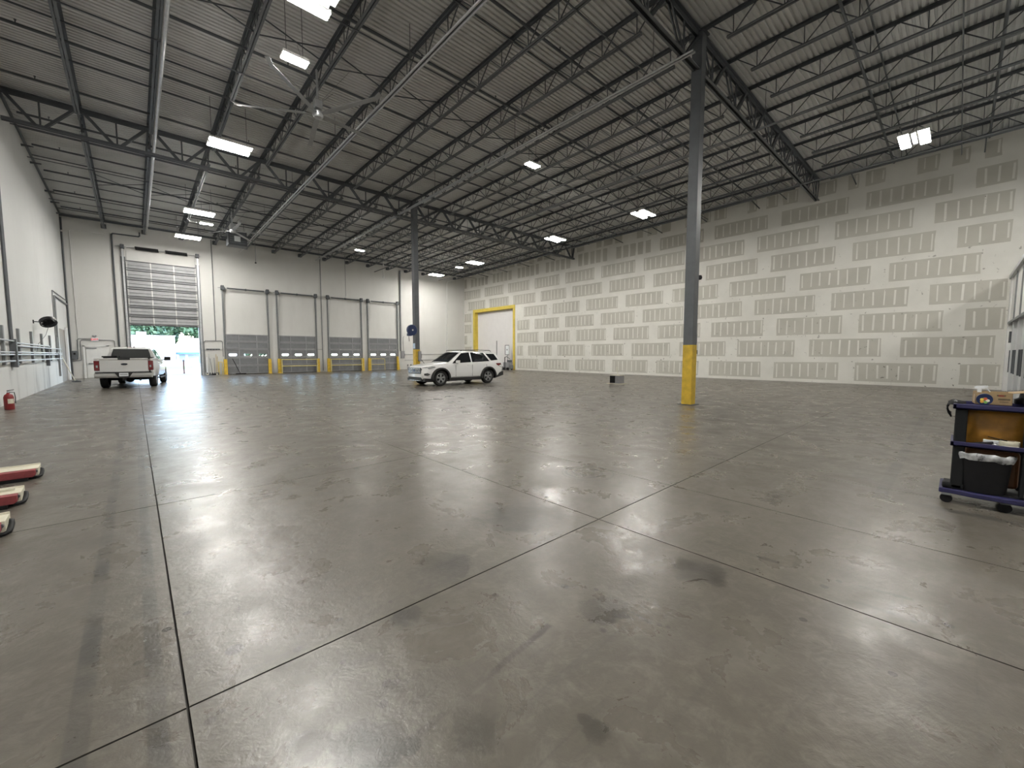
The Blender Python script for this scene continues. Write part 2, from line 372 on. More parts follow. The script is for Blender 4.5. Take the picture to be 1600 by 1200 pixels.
    def build(s, name, mats, parent=None, smooth=None, bevel=0.0, fix=True):
        return link(name, s.mesh(name, mats, smooth, bevel, fix), parent)
def link(name, me, parent=None):
    o = bpy.data.objects.new(name, me); COL.objects.link(o)
    if parent is not None: o.parent = parent
    return o
def tag(o, label, cat, group=None):
    o['label'] = label; o['category'] = cat
    if group: o['group'] = group
    return o
def struct(o): o['kind'] = 'structure'; return o
def thing(name, label, cat, loc=(0, 0, 0), rz=0.0, group=None):
    o = bpy.data.objects.new(name, None); COL.objects.link(o); o.empty_display_size = .2
    o.location = loc; o.rotation_euler = (0, 0, rz)
    return tag(o, label, cat, group)
def kids(o): return [c for c in bpy.data.objects if c.parent == o]
def dup(o, loc=None, rz=None, label=None, parent=None, ch=None):
    c = o.copy(); COL.objects.link(c); c.parent = parent
    if loc is not None: c.location = loc
    if rz is not None: c.rotation_euler = (0, 0, rz)
    if label: c['label'] = label
    for k in (ch if ch is not None else kids(o)): dup(k, parent=c)
    return c
def add(o, *a): return o

# ------------------------------------------------------------------ room dimensions
LX, RX, BY, FY = -3.05, 28.2, 38.8, -11.0
SL = 0.0208
def deck(y): return 11.30 - SL * y
CX, C1Y, C2Y = 12.86, 5.73, 22.71
PITCH = 1.99

# ---- floor: slabs parted by saw-cut joints
fl = struct(MB().box(LX - .2, RX + .6, FY - .2, BY + .3, -0.30, -0.016).build('floor', M_JOINT, fix=False))
xs = [LX - .2, 0.10, 3.24, 4.74, 6.50, 9.65, CX, 16.2, 20.4, 24.4, RX + .6]
ys = [FY - .2, -5.2, -1.45, 2.28, 5.67, 10.0, 14.2, 18.4, C2Y, 27.0, 31.2, 35.2, BY + .3]
g = 0.0055
for i in range(len(xs) - 1):
    for j in range(len(ys) - 1):
        b = MB().box(xs[i] + g, xs[i + 1] - g, ys[j] + g, ys[j + 1] - g, -0.0155, 0.0)
        b.mi = [1, 0, 1, 1, 1, 1]
        b.build('floor_slab', [M_FLOOR, M_JOINT], fl, fix=False)

# ---- roof deck: real corrugation, ribs running along X
def make_deck():
    prof = []
    y = FY - .2; p = 0.1524; h = .045
    while y < BY + .3:
        for dy, dz in ((0, 0), (.50, 0), (.58, h), (.92, h)): prof.append((y + dy * p, dz))
        y += p
    vv = []; fs = []; n = len(prof)
    for x in (LX - .2, RX + .2):
        for y, dz in prof: vv.append((x, y, deck(y) + dz))
    for i in range(n - 1): fs.append((i, i + 1, n + i + 1, n + i))
    b = MB().add(vv, fs)
    y0, y1 = FY - .3, BY + .4
    b.add([(LX - .3, y0, deck(y0) + .07), (RX + .3, y0, deck(y0) + .07), (RX + .3, y1, deck(y1) + .07), (LX - .3, y1, deck(y1) + .07),
           (LX - .3, y0, deck(y0) + .3), (RX + .3, y0, deck(y0) + .3), (RX + .3, y1, deck(y1) + .3), (LX - .3, y1, deck(y1) + .3)],
          [(3, 2, 1, 0), (4, 5, 6, 7), (0, 1, 5, 4), (1, 2, 6, 5), (2, 3, 7, 6), (3, 0, 4, 7)])
    return struct(b.build('ceiling', M_DECK, fix=False))
make_deck()

# ---- back wall with door openings
T = 0.25
BIG = (-0.10, 3.66, 7.9)
DOCKS = [(5.30, 8.22), (9.02, 11.95), (13.08, 16.03), (16.78, 19.74)]
def wall_back():
    b = MB(); top = deck(BY) + .02
    opens = [(BIG[0], BIG[1], BIG[2])] + [(a + .10, c - .10, 3.0) for a, c in DOCKS]
    x = LX - T
    for a, c, h in opens:
        b.box(x, a, BY, BY + T, -.1, top); b.box(a, c, BY, BY + T, h, top); x = c
    b.box(x, RX + T, BY, BY + T, -.1, top)
    return struct(b.build('wall_back', M_WALLB, fix=False))
wall_back()
def sloped_wall(name, x0, x1, m, y0=FY, y1=BY):
    b = MB().prism([(y0, -.1), (y1, -.1), (y1, deck(y1) + .02), (y0, deck(y0) + .02)], x0, x1, axis='x')
    return struct(b.build(name, m))
# left wall, with a personnel doorway
b = MB()
LD = (34.40, 36.95, 3.05)
for y0, y1, z0 in ((FY, LD[0], -.1), (LD[0], LD[1], LD[2]), (LD[1], BY, -.1)):
    b.prism([(y0, z0), (y1, z0), (y1, deck(y1) + .02), (y0, deck(y0) + .02)], LX - T, LX, axis='x')
struct(b.build('wall_left', M_WALLL))
struct(MB().box(LX - T, RX + T, FY - T, FY, -.1, deck(FY) + .02).build('wall_front', M_FRONT, fix=False))
# right wall, with a framed service opening
RD = (30.30, 36.95, 6.38)
b = MB()
for y0, y1, z0 in ((FY, RD[0], -.1), (RD[0], RD[1], RD[2]), (RD[1], BY, -.1)):
    b.prism([(y0, z0), (y1, z0), (y1, deck(y1) + .02), (y0, deck(y0) + .02)], RX, RX + T + .35, axis='x')
wall_r = struct(b.build('wall_right', M_MUD))
# exposed drywall paper between the taped joints: one piece per board
ZR = [(.17, 1.13), (1.44, 2.41), (2.69, 3.67), (3.95, 4.90), (5.21, 6.15), (6.47, 7.42), (7.74, 8.69), (9.02, 9.88), (10.22, 10.95)]
PH = [.65, -1.05, .60, 1.83, -.45, 1.05, 1.84, .60, -.9]
PL = 3.765
rng = random.Random(3)
for r, ((z0, z1), ph) in enumerate(zip(ZR, PH)):
    n = -1
    while True:
        lo = ph + PL * n; hi = lo + 3.05; n += 1
        if lo > BY: break
        ya, yb = max(lo, -1.28), min(hi, BY - .06)
        zz1 = z1
        segs = [(ya, yb)]
        if z0 < RD[2] - .1:
            segs = []
            if ya < RD[0] - .42: segs.append((ya, min(yb, RD[0] - .42)))
            if yb > RD[1] + .42: segs.append((max(ya, RD[1] + .42), yb))
        if r == 8:
            segs = [(ya + k * 1.0 + rng.uniform(0, .15), min(yb, ya + k * 1.0 + rng.uniform(.55, .9))) for k in range(3)]
        if r == 7 and lo > 12:
            segs = [(ya + k * .62, min(yb, ya + k * .62 + rng.uniform(.38, .5))) for k in range(5)]
            zz1 = z1 + rng.uniform(0, .15)
        for a, c in segs:
            if c - a < .3: continue
            zt = min(zz1, deck(c) - .05)
            if zt - z0 < .2: continue
            j = [rng.uniform(-.02, .02) for _ in range(8)]
            # slightly ragged outline where the taping knife stopped
            poly = [(a + j[0], z0 + j[1]), ((a + c) / 2, z0 + j[2] * .6), (c + j[3], z0 + j[4]), (c + j[5], (z0 + zt) / 2), (c + j[3] * .5, zt + j[6]),
                    ((a + c) / 2, zt + j[7] * .6), (a + j[1], zt + j[2]), (a + j[4], (z0 + zt) / 2)]
            p = MB().prism([(y - a, z - z0) for y, z in poly], -.004, 0, axis='x').build('drywall_panel', M_PAPER, wall_r, fix=False)
            p.location = (RX, a, z0)
            if r < 7 or lo < 12:
                sb = MB(); y = a + .10
                while y < c - .04:
                    w = .030 + rng.uniform(-.007, .010); k = rng.uniform(-.02, .02)
                    za, zb = .04 + rng.uniform(0, .13), (zt - z0) - .03 - rng.uniform(0, .13)
                    sb.prism([(y - a - w, za), (y - a + w, za), (y - a + w + k, zb), (y - a - w + k, zb)], -.0075, -.003, axis='x')
                    y += .40 + rng.uniform(-.03, .03)
                if sb.v: sb.build('compound_strip', M_MUD, p, fix=False)

# ---- yellow frame of the service opening and its white door leaf
b = MB(); F_ = .30
for (y0, y1, z0, z1) in ((RD[0] - .10, RD[0] + F_ - .1, 0, RD[2] + .12), (RD[1] - .25, RD[1] + .12, 0, RD[2] + .12), (RD[0] + F_ - .1, RD[1] - .25, RD[2] - .22, RD[2] + .12)):
    b.box(RX - .05, RX + .40, y0, y1, z0, z1)
fr = struct(b.build('door_2', M_YELLOWF, bevel=.012)); fr['label'] = 'bright yellow steel frame around a tall closed white opening'
dl = MB().box(RX + .36, RX + .42, RD[0] + .2, RD[1] - .25, 0.0, RD[2] - .22).build('door_leaf', mat('lilac_white_leaf', (0.70, 0.685, 0.68), .5, 0, .03, 2), fr)
MB().box(RX + .30, RX + .355, 33.4, 33.46, .9, 3.0).build('post', M_GREYPIPE, fr)

# ---- office block by the right wall
OY, OX, OH = -1.36, 15.0, 4.85
of = struct(MB().box(OX, RX - .002, FY + .05, OY - .12, 0.002, OH - .1).build('wall_office', M_OFFGREY))
MB().box(RX - .62, RX - .005, OY - .12, OY, 0.002, OH).build('corner_post', M_WHITE, of)
MB().box(OX, RX - .005, OY - .2, OY + .05, OH, OH + .14).build('parapet_cap', M_OFFGREY, of)
MB().box(OX, RX - .62, OY - .12, OY - .05, 2.95, OH).build('upper_panel', M_WHITE, of)
MB().box(OX, RX - .62, OY - .12, OY + .02, 2.86, 2.95).build('ledge', M_GREYPIPE, of)
for k in range(5):
    x = RX - 2.6 - k * 2.4
    MB().box(x - .04, x + .04, OY - .06, OY - .01, 2.95, OH).build('mullion', M_GREYPIPE, of)
    MB().box(x - .05, x + .05, OY - .12, OY - .02, 0.002, 2.86).build('jamb', M_OFFGREY, of)
    MB().box(x + .78, x + .84, OY - .12, OY - .03, .85, 1.75).build('pull_handle', M_STEEL2, of)
    MB().box(x - .72, x - .66, OY - .12, OY - .03, .85, 1.75).build('pull_handle', M_STEEL2, of)
MB().box(RX - 2.3, RX - 1.9, OY - .12, OY + .02, 2.05, 2.5).build('controller_box', M_STEEL2, of)

# ------------------------------------------------------------------ columns
COLW = .30
def column(y, label):
    t = thing('steel_column', label, 'column', (CX, y, 0), 0)
    h = deck(y) - .10
    MB().box(-COLW / 2, COLW / 2, -COLW / 2, COLW / 2, 1.88, h).build('shaft', M_STEEL, t, bevel=.008)
    MB().box(-COLW / 2 - .004, COLW / 2 + .004, -COLW / 2 - .004, COLW / 2 + .004, 0.02, 1.88).build('painted_base', M_YELLOW, t, bevel=.008)
    MB().box(-.24, .24, -.24, .24, 0.001, .02).build('base_plate', M_STEEL2, t)
    MB().box(-.19, .19, -.22, .22, h - .04, h).build('cap_plate', M_STEEL2, t)
    return t
c1 = column(C1Y, 'tall grey steel column with yellow painted base standing alone on open floor')
c2 = column(C2Y, 'grey steel column with yellow base behind the white sport utility vehicle, carrying a blue reel')
# small fittings on the columns
def fitting(name, label, cat, b, m, sm=None): return tag(b.build(name, m, smooth=sm), label, cat)
b = MB(); b.cyl((CX + .15, C1Y - .05, 4.02), (CX + .22, C1Y - .10, 4.0), .03, 8); b.lathe([(.001, -.08), (.06, -.06), (.08, 0), (.06, .06), (.001, .08)], 12, 'z', (CX + .26, C1Y - .12, 3.98))
fitting('dome_camera', 'small black dome camera on the open-floor column', 'camera', b, M_BLACKM, 40)
b = MB().box(CX + .151, CX + .24, C1Y - .12, C1Y + .06, 1.93, 2.22)
fitting('electrical_box', 'pale grey electrical box on the side of the open-floor column', 'electrical box', b, M_GREYBOX)
b = MB(); b.box(CX + .156, CX + .2, C1Y - .1, C1Y, 1.55, 1.68); b.cyl((CX + .2, C1Y - .05, 1.63), (CX + .3, C1Y - .08, 1.66), .035, 8); b.cyl((CX + .28, C1Y - .1, 1.60), (CX + .28, C1Y - .1, 1.72), .02, 6)
fitting('wall_socket', 'dark round outlet on the yellow base of the open-floor column', 'outlet', b, M_STEEL2)
# blue hose reel on the second column
hr = thing('hose_reel', 'dark blue hose reel mounted high on the far column', 'hose reel', (CX - .16, C2Y - .2, 3.04))
b = MB(); b.lathe([(.05, -.09), (.30, -.09), (.33, -.06), (.33, .06), (.30, .09), (.05, .09), (.05, -.09)], 28, 'y', (-.24, 0, 0)); b.build('drum', M_BLUE, hr, smooth=40)
MB().box(-.24, .01, -.03, .12, -.09, .07).build('bracket', M_BLUE, hr)
MB().prism([(-.54, -.36), (-.30, -.36), (-.24, -.26), (-.54, -.2)], -.08, .08).build('outlet_guide', M_BLUE, hr)
MB().tube([(-.45, 0, -.33), (-.44, 0, -.5), (-.42, .02, -.68)], .014, 6).build('hose_end', M_BLACK, hr)
MB().cyl((-.24, -.11, 0), (-.24, .11, 0), .05, 12).build('hub', M_CHROME, hr, smooth=40)
nb = tag(MB().box(CX - .165, CX - .155, C2Y - .13, C2Y + .11, 1.93, 2.25).build('notice_board', mat('blue_white_notice', (0.50, 0.66, 0.82), .4, 0, .12, 7)), 'small pale blue notice fixed to the far column', 'sign')
eb = thing('disconnect_switch', 'grey electrical disconnect on the yellow base of the far column', 'electrical box', (CX + .08, C2Y - .155, 1.15))
MB().box(-.07, .10, -.14, 0, 0, .62).build('box', M_GREYBOX, eb, bevel=.01); MB().box(.10, .14, -.1, -.04, .2, .45).build('lever', M_STEEL2, eb)
MB().tube([(.12, -.1, .06), (.22, -.12, -.05), (.30, -.14, -.16)], .02, 6).build('cable', M_STEEL2, eb)

# ------------------------------------------------------------------ girders
def girder(y, zb, label):
    zt = deck(y) - .10
    t = thing('roof_girder', label, 'girder', (0, y, 0), 0)
    x0, x1 = LX + .06, RX - .06
    b = MB()
    for s in (-1, 1): b.box(x0, x1, s * .035, s * .12, zt - .02, zt); b.box(x0, x1, s * .035, s * .05, zt - .16, zt)
    b.build('top_chord', M_STEEL2, t, fix=False)
    b = MB(); e = .75
    for s in (-1, 1): b.box(x0 + .02, x1 - .02, s * .03, s * .11, zb, zb + .018); b.box(x0 + .02, x1 - .02, s * .03, s * .045, zb, zb + .12)
    b.build('bottom_chord', M_STEEL, t, fix=False)
    me_d = {}
    xs_ = [CX + PITCH * k for k in range(-8, 9)]
    for i in range(len(xs_) - 1):
        a, c = xs_[i], xs_[i + 1]; m = (a + c) / 2
        if m > RX - .3: break
        for p, q in (((max(a, x0) + .08, zt - .06), (m - .10, zb + .06)), ((m + .10, zb + .06), (min(c, x1) - .08, zt - .06))):
            d = MB()
            for s in (-1, 1): d.bar((p[0], s * .045, p[1]), (q[0], s * .045, q[1]), .03, .085)
            d.build('diagonal', M_STEEL2, t, fix=False)
        MB().bar((m, 0, zb + .05), (m, 0, zt - .05), .04, .05).build('vertical', M_STEEL2, t, fix=False)
    return t
girder(C2Y, 9.65, 'dark steel truss girder crossing the hall over the far column')
girder(C1Y, 10.00, 'dark steel truss girder crossing the hall over the open-floor column')

# ------------------------------------------------------------------ joists
def joist_mesh(L, D=.64, deep=False):
    tc = MB()
    for s in (-1, 1): tc.box(s * .012, s * .088, 0, L, -.014, 0); tc.box(s * .012, s * .026, 0, L, -.085, 0)
    bc = MB()
    for s in (-1, 1): bc.box(s * .012, s * .072, .75, L - (.06 if deep else .75), -D, -D + .012); bc.box(s * .012, s * .024, .75, L - (.06 if deep else .75), -D, -D + .07)
    web = MB(); n = max(4, round((L - .6) / 1.2)); p = (L - .6) / n
    for k in range(n):
        a = .3 + k * p; m = a + p / 2
        web.bar((0, a, -.04), (0, m, -D + .03), .026); web.bar((0, m, -D + .03), (0, a + p, -.04), .026); web.bar((0, m, -D + .03), (0, m, -.03), .022)
    seat = MB(); seat.box(-.13, .13, 0, .26, -.62 if deep else -.20, -.38 if deep else -.012)
    mm = [tc.mesh('top_chord', M_STEEL2, fix=False), bc.mesh('bottom_chord', M_STEEL, fix=False), web.mesh('web', M_STEEL2, fix=False), seat.mesh('bearing_seat', M_STEEL2, fix=False)]
    return mm
ORD = ['first', 'second', 'third', 'fourth', 'fifth', 'sixth', 'seventh', 'eighth', 'ninth', 'tenth', 'eleventh', 'twelfth', 'thirteenth', 'fourteenth', 'fifteenth']
def joists(y0, y1, label, group, flip):
    L = math.hypot(y1 - y0, deck(y0) - deck(y1)); mm = joist_mesh(L, deep=flip)
    for k in range(-7, 8):
        x = CX + PITCH * k
        t = thing('roof_joist', ORD[k + 7] + ' open-web steel joist from the left wall, ' + label, 'joist', (x, y0, deck(y0) - .004), 0, group)
        t.rotation_euler = (-math.atan(SL), 0, 0)
        for nm, me in zip(('top_chord', 'bottom_chord', 'web'), mm): link(nm, me, t)
        s = link('bearing_seat', mm[3], t)
        if flip: s.location = (0, L - .27, 0)
joists(C2Y + .02, BY - .01, 'between far girder and back wall', 'joists of the bay by the dock doors', True)
joists(C1Y + .02, C2Y - .02, 'between the two girders', 'joists of the middle bay', False)
joists(FY + .01, C1Y - .02, 'on the office side of the girders', 'joists of the bay over the office', False)

# wall ledger angles under the deck
MB()
for nm, y0 in (('trim_1', BY - .09),):
    b = MB().box(LX, RX, y0, BY - .002, deck(BY) - .20, deck(BY) - .06); struct(b.build(nm, M_STEEL2, fix=False))
b = MB()
for x0, x1, nm in ((LX + .002, LX + .07, 'trim_2'), (RX - .07, RX - .002, 'trim_3')):
    bb = MB().prism([(FY, deck(FY) - .12), (BY - .1, deck(BY) - .12), (BY - .1, deck(BY) - .02), (FY, deck(FY) - .02)], x0, x1, axis='x')
    struct(bb.build(nm, M_STEEL2, fix=False))

# bridging: crossed rods between neighbouring joists, and long horizontal angles
rod = MB(); h = PITCH
rod.bar((0, 0, -.05), (h, 0, -.60), .028); rod.bar((0, 0.03, -.60), (h, 0.03, -.05), .028)
rod_me = rod.mesh('cross_brace', M_STEEL2, fix=False)
for y, lb in ((-2.6, 'on the office side of the girders'), (13.6, 'between the two girders'), (29.9, 'between the far girder and back wall')):
    t = thing('joist_bridging', 'row of thin crossed rods bracing the joists ' + lb, 'bracing', (0, y, deck(y)), 0, 'crossed bracing rows under the roof')
    for k in range(-7, 7):
        o = link('cross_brace', rod_me, t); o.location = (CX + PITCH * k, 0, 0)
for i, y in enumerate((37.4, 34.4, 32.1, 28.9, 25.9, 19.4, 17.4, 9.6, 2.2)):
    b = MB().box(LX + .08, RX - .08, -.02, .02, -.125, -.085)
    o = b.build('bridging_angle', M_STEEL2, fix=False); o.location = (0, y, deck(y)); tag(o, ORD[i] + ' thin steel angle from the back wall, tying joist top chords together', 'bracing', 'bridging angles under the roof deck')
for i, y in enumerate((36.4, 33.6, 27.6, 24.3, 15.6, 11.6, 7.2, 0.4)):
    b = MB().box(LX + .08, RX - .08, -.018, .018, -.675, -.645)
    o = b.build('bridging_angle', M_STEEL2, fix=False); o.location = (0, y, deck(y)); tag(o, ORD[i] + ' thin steel angle from the back wall, under the joist bottom chords', 'bracing', 'bottom chord bridging angles')
# sprinkler branch lines with upright heads
for i, y in enumerate((36.2, 33.15, 30.1, 27.0, 24.0, 21.0, 18.0, 14.9, 11.8, 8.75, 2.65, -.4, -3.5)):
    t = thing('sprinkler_pipe', ORD[i] + ' dark sprinkler pipe from the back wall, threaded through the roof joists', 'pipe', (0, y, deck(y) - .30), 0, 'sprinkler branch pipes under the roof')
    MB().cyl((LX + .3, 0, 0), (RX - .3, 0, 0), .042, 8).build('pipe', M_STEEL2, t, smooth=50, fix=False)
    hb = MB(); x = LX + 1.1
    while x < RX - .5: hb.cyl((x, 0, 0), (x, 0, .10), .014, 6); hb.cyl((x, 0, .10), (x, 0, .12), .03, 6); x += 3.0
    hb.build('sprinkler_heads', M_STEEL2, t, fix=False)['kind'] = 'stuff'

# long pipes hung below the joists, along Y
def long_pipe(x, z, y0, y1, r, m, label, n=1, hang=6.0):
    t = thing('conduit_run', label, 'pipe', (x, y0, z))
    L = y1 - y0
    for k in range(n): MB().cyl((k * .11, 0, 0), (k * .11, L, -SL * L * .6), r, 8).build('pipe', m, t, smooth=50, fix=False)
    y = 1.2
    while y < L: MB().bar((0, y, -SL * y * .6), (0, y, deck(y0 + y) - z), .014).build('hanger', M_STEEL, t, fix=False); y += hang
long_pipe(1.03, 10.28, 8.0, 38.6, .06, M_GALV, 'shiny galvanised conduit running beside the joist nearest the left wall')
long_pipe(6.30, 9.82, 4.0, 37.8, .032, M_GALV, 'pair of pale conduits running under the roof towards the dock doors', 2)
long_pipe(11.75, 9.95, 5.4, 37.5, .03, M_GALV, 'pair of thin pale conduits running under the roof past the far column', 2)
long_pipe(17.2, 9.95, -8.0, 38.0, .04, M_GREYPIPE, 'dark grey pipe under the roof between the columns and the drywall')
long_pipe(24.3, 10.0, -8.0, 38.0, .03, M_GREYPIPE, 'thin grey pipe under the roof nearest the drywall')
# drops and sway braces towards the drywall: short struts poking past the last joist
for i, y in enumerate((34.4, 31.3, 28.2, 25, 18.0, 14.8, 11.7, 8.6, 4.1, -.3)):
    o = tag(MB().bar((26.8, 0, -.66), (RX - .01, 0, -.78), .045).build('wall_strut', M_STEEL2, fix=False), ORD[i] + ' short dark strut from the back wall, joining last joist to the drywall', 'bracing', 'struts along the drywall top')
    o.location = (0, y, deck(y))

# ------------------------------------------------------------------ lights
cable_me = MB().cyl((0, 0, 0), (0, 0, 1), .008, 5).mesh('cable', M_STEEL2, fix=False)
def big_light(x, y, label):
    t = thing('high_bay_light', label, 'light', (x, y, LZ), 0, 'twin-strip high bay lights')
    for s in (-1, 1):
        o = link('housing', bl_me[0], t); o.location = (0, s * .26, 0)
        o = link('lens', bl_me[1], t); o.location = (0, s * .26, 0)
    link('driver_box', bl_me[2], t); link('cross_rail', bl_me[3], t)
    for xx in (-.55, .55): o = link('cable', cable_me, t); o.location = (xx, 0, .05); o.scale = (1, 1, deck(y) - LZ - .06)
def small_light(x, y, label):
    t = thing('linear_light', label, 'light', (x, y, LZ), 0, 'short LED lights')
    link('housing', bl_me[4], t); link('lens', bl_me[5], t)
    for xx in (-.2, .2): o = link('cable', cable_me, t); o.location = (xx, 0, .05); o.scale = (1, 1, deck(y) - LZ - .06)
LZ = 9.30
bl_me = [MB().box(-.67, .67, -.15, .15, .02, .09).mesh('housing', M_WHITE, bevel=.01), MB().box(-.65, .65, -.125, .125, .0, .0195).mesh('lens', M_LENS, fix=False),
         MB().box(-.2, .2, -.06, .06, .07, .16).mesh('driver_box', M_GREYPIPE), MB().box(-.58, .58, -.07, .07, .04, .07).mesh('cross_rail', M_GREYPIPE),
         MB().box(-.32, .32, -.17, .17, .02, .09).mesh('housing', M_WHITE, bevel=.01), MB().box(-.30, .30, -.15, .15, .0, .0195).mesh('lens', M_LENS, fix=False)]
for x, y, lb in ((3.02, 9.95, 'bright twin-strip light nearest the big fan over mid hall, on its office side'), (3.02, 18.85, 'bright twin-strip light in front of the far girder, on the left wall side'),
                 (3.02, 28.6, 'bright twin-strip light just past the far girder, on the left wall side'), (3.02, 35.0, 'bright twin-strip light right above the tall overhead door'),
                 (21.1, 1.5, 'bright twin-strip light above the drywall on the office side of the girder'), (21.15, 12.25, 'bright twin-strip light in front of the drywall, midway between the two girders'),
                 (21.3, 18.85, 'bright twin-strip light beside the drywall end of the far girder'), (21.7, 28.25, 'bright twin-strip light above the yellow frame'), (22.2, 35.1, 'bright twin-strip light over the back wall near the far corner'),
                 (3.0, 1.5, 'bright twin-strip light above the left wall on the office side of the girder'), (3.0, -6.5, 'bright twin-strip light nearest the front wall on the left'), (21.5, -6.5, 'bright twin-strip light above the office roof')):
    big_light(x, y, lb)
for x, y, lb in ((3.5, 12.25, 'short bright light beside the big fan over mid hall'), (3.55, 30.75, 'short bright light beside the fan near the unit heater'), (12.4, 12.25, 'short bright light in line between the two columns'),
                 (12.8, 30.75, 'short bright light above the second dock door'), (21.8, 30.65, 'short bright light next to the twin-strip above the yellow frame')):
    small_light(x, y, lb)

# ------------------------------------------------------------------ ceiling fans
def big_fan(loc, a0, label):
    t = thing('ceiling_fan', label, 'fan', loc)
    MB().lathe([(.001, -.12), (.13, -.10), (.17, -.02), (.17, .06), (.10, .12), (.001, .12)], 20).build('hub', M_GALV, t, smooth=40)
    MB().cyl((0, 0, .10), (0, 0, 1.35), .035, 10).build('down_rod', M_GALV, t, smooth=50)
    MB().box(-.12, .12, -.12, .12, .16, .42).build('motor', M_GALV, t, bevel=.02)
    for k in range(5):
        a = a0 + k * 2 * PI / 5; d = Vector((math.cos(a), math.sin(a), 0)); n = Vector((-d.y, d.x, 0))
        bl = MB(); pts = []
        for r_, w, dz in ((.14, .05, .0), (.5, .085, .0), (2.3, .07, -.02), (2.45, .07, .08)):
            for s, e in ((-1, .012), (1, -.012)):
                for q in (1, -1): pts.append(d * r_ + n * (s * w) + Vector((0, 0, dz + e + q * .006)))
        fs = []
        for i in range(3):
            o = i * 4; fs += [(o, o + 4, o + 6, o + 2), (o + 1, o + 3, o + 7, o + 5), (o, o + 1, o + 5, o + 4), (o + 2, o + 6, o + 7, o + 3)]
        fs += [(0, 2, 3, 1), (12, 13, 15, 14)]
        bl.add(pts, fs).build('blade', mat('fan_blade_aluminium', (.34, .345, .35), .4, .6, .06, 4), t)
    for k in range(4):
        a = PI / 4 + k * PI / 2
        MB().tube([(0, 0, .3), (1.1 * math.cos(a), 1.1 * math.sin(a), 1.3)], .005, 4).build('guy_wire', M_STEEL2, t, fix=False)
big_fan((4.69, 14.22, 9.2), math.radians(223.5), 'big five-blade ceiling fan over the middle of the hall')
big_fan((4.86, 30.85, 9.2), math.radians(-89), 'big five-blade ceiling fan near the unit heater and the back wall')

# unit heater
t = thing('unit_heater', 'dark unit heater box hanging near the back wall', 'heater', (5.6, 34.2, 9.0))
MB().box(-.55, .55, -.45, .45, 0, .95).build('cabinet', M_STEEL2, t, bevel=.03)
for k in range(5): MB().box(-.45, .45, -.475, -.45, .14 + k * .15, .20 + k * .15).build('louvre', M_STEEL, t)
MB().box(-.2, .15, -.49, -.475, .25, .6).build('data_plate', M_SIGNW, t)
for sx in (-.45, .45): MB().cyl((sx, 0, .95), (sx, 0, 1.55), .012, 6).build('hanger_rod', M_STEEL2, t)
MB().cyl((-.55, 0, .5), (-.85, .1, .5), .09, 12).build('flue', M_STEEL2, t)

# pendant sensors and drops by the back wall
for x, y, z0, z1, lb in ((7.1, 36.3, 8.4, 10.54, 'thin pendant sensor hanging in front of the first dock door'), (14.5, 38.2, 6.8, 10.5, 'long thin pendant hanging above the third dock door'), (18.2, 38.2, 8.95, 10.5, 'white tube dropping from the roof above the fourth dock door')):
    t = thing('pendant_drop', lb, 'pendant', (x, y, z0))
    MB().cyl((0, 0, .1), (0, 0, z1 - z0), .02 if x < 18 else .06, 6).build('rod', M_GREYPIPE if x < 18 else M_WHITE, t)
    MB().lathe([(.001, 0), (.06, .02), (.07, .07), (.02, .12)], 10).build('head', M_SIGNW if x > 8 else M_BLACK, t, smooth=40)

# ------------------------------------------------------------------ big overhead door
def section_door_big():
    d = struct(thing('door_1', 'tall grey overhead door raised halfway above the pickup truck', 'door', (BIG[0], BY, 0)))
    del d['category']
    W = BIG[1] - BIG[0]; P = .626; z = 7.98; n = 7
    for k in range(n):
        z1 = z - k * P; z0 = z1 - P + .0004
        s = MB().box(-.04, W + .04, -.075, -.035, z0, z1).build('door_section', M_DOORSTEEL, d, fix=False)
        for zc in (z1 - .035, z0 + .10): MB().box(-.02, W + .02, -.135, -.075, zc - .028, zc + .028).build('rib', M_DOORRIB, s, bevel=.006)
        MB().box(-.02, W + .02, -.095, -.075, z0 + .30, z0 + .325).build('rib', M_DOORRIB, s, fix=False)
        for x in (.02, W / 3, 2 * W / 3, W - .02): MB().box(x - .035, x + .035, -.125, -.0755, z0 + .01, z1 - .01).build('stile', M_STILE, s, fix=False)
    for x in (-.14, W + .14):
        MB().box(x - .05, x + .05, -.16, -.06, 0, 8.85).build('track', M_GALV, d, fix=False)
        MB().box(x - .12, x + .12, -.03, -.002, 0, 8.2).build('jamb_angle', M_GREYPIPE, d, fix=False)
        MB().box(x - .1, x + .1, -.28, -.02, 8.70, 8.98).build('bearing_plate', M_STEEL2, d, bevel=.02)
    MB().cyl((-.5, -.18, 8.84), (W + .35, -.18, 8.84), .02, 8).build('spring_shaft', M_GALV, d)
    for x0, x1 in ((.50, 1.72), (2.10, 3.32)):
        sp = MB(); 
        pts = [(x0 + (x1 - x0) * i / 288, -.18 + .10 * math.cos(2 * PI * i / 12), 8.84 + .10 * math.sin(2 * PI * i / 12)) for i in range(289)]
        sp.tube(pts, .024, 5); sp.cyl((x0, -.18, 8.84), (x1, -.18, 8.84), .075, 8); sp.build('torsion_spring', M_BLACKM, d, fix=False)
    for x in (.03, W - .03): MB().cyl((x, -.15, 3.6), (x + (.0), -.2, 8.8), .006, 4).build('lift_cable', M_STEEL2, d, fix=False)
    MB().box(-.04, W + .04, -.07, -.03, 3.56, 3.60).build('bottom_seal', M_BLACK, d, fix=False)
    return d
section_door_big()
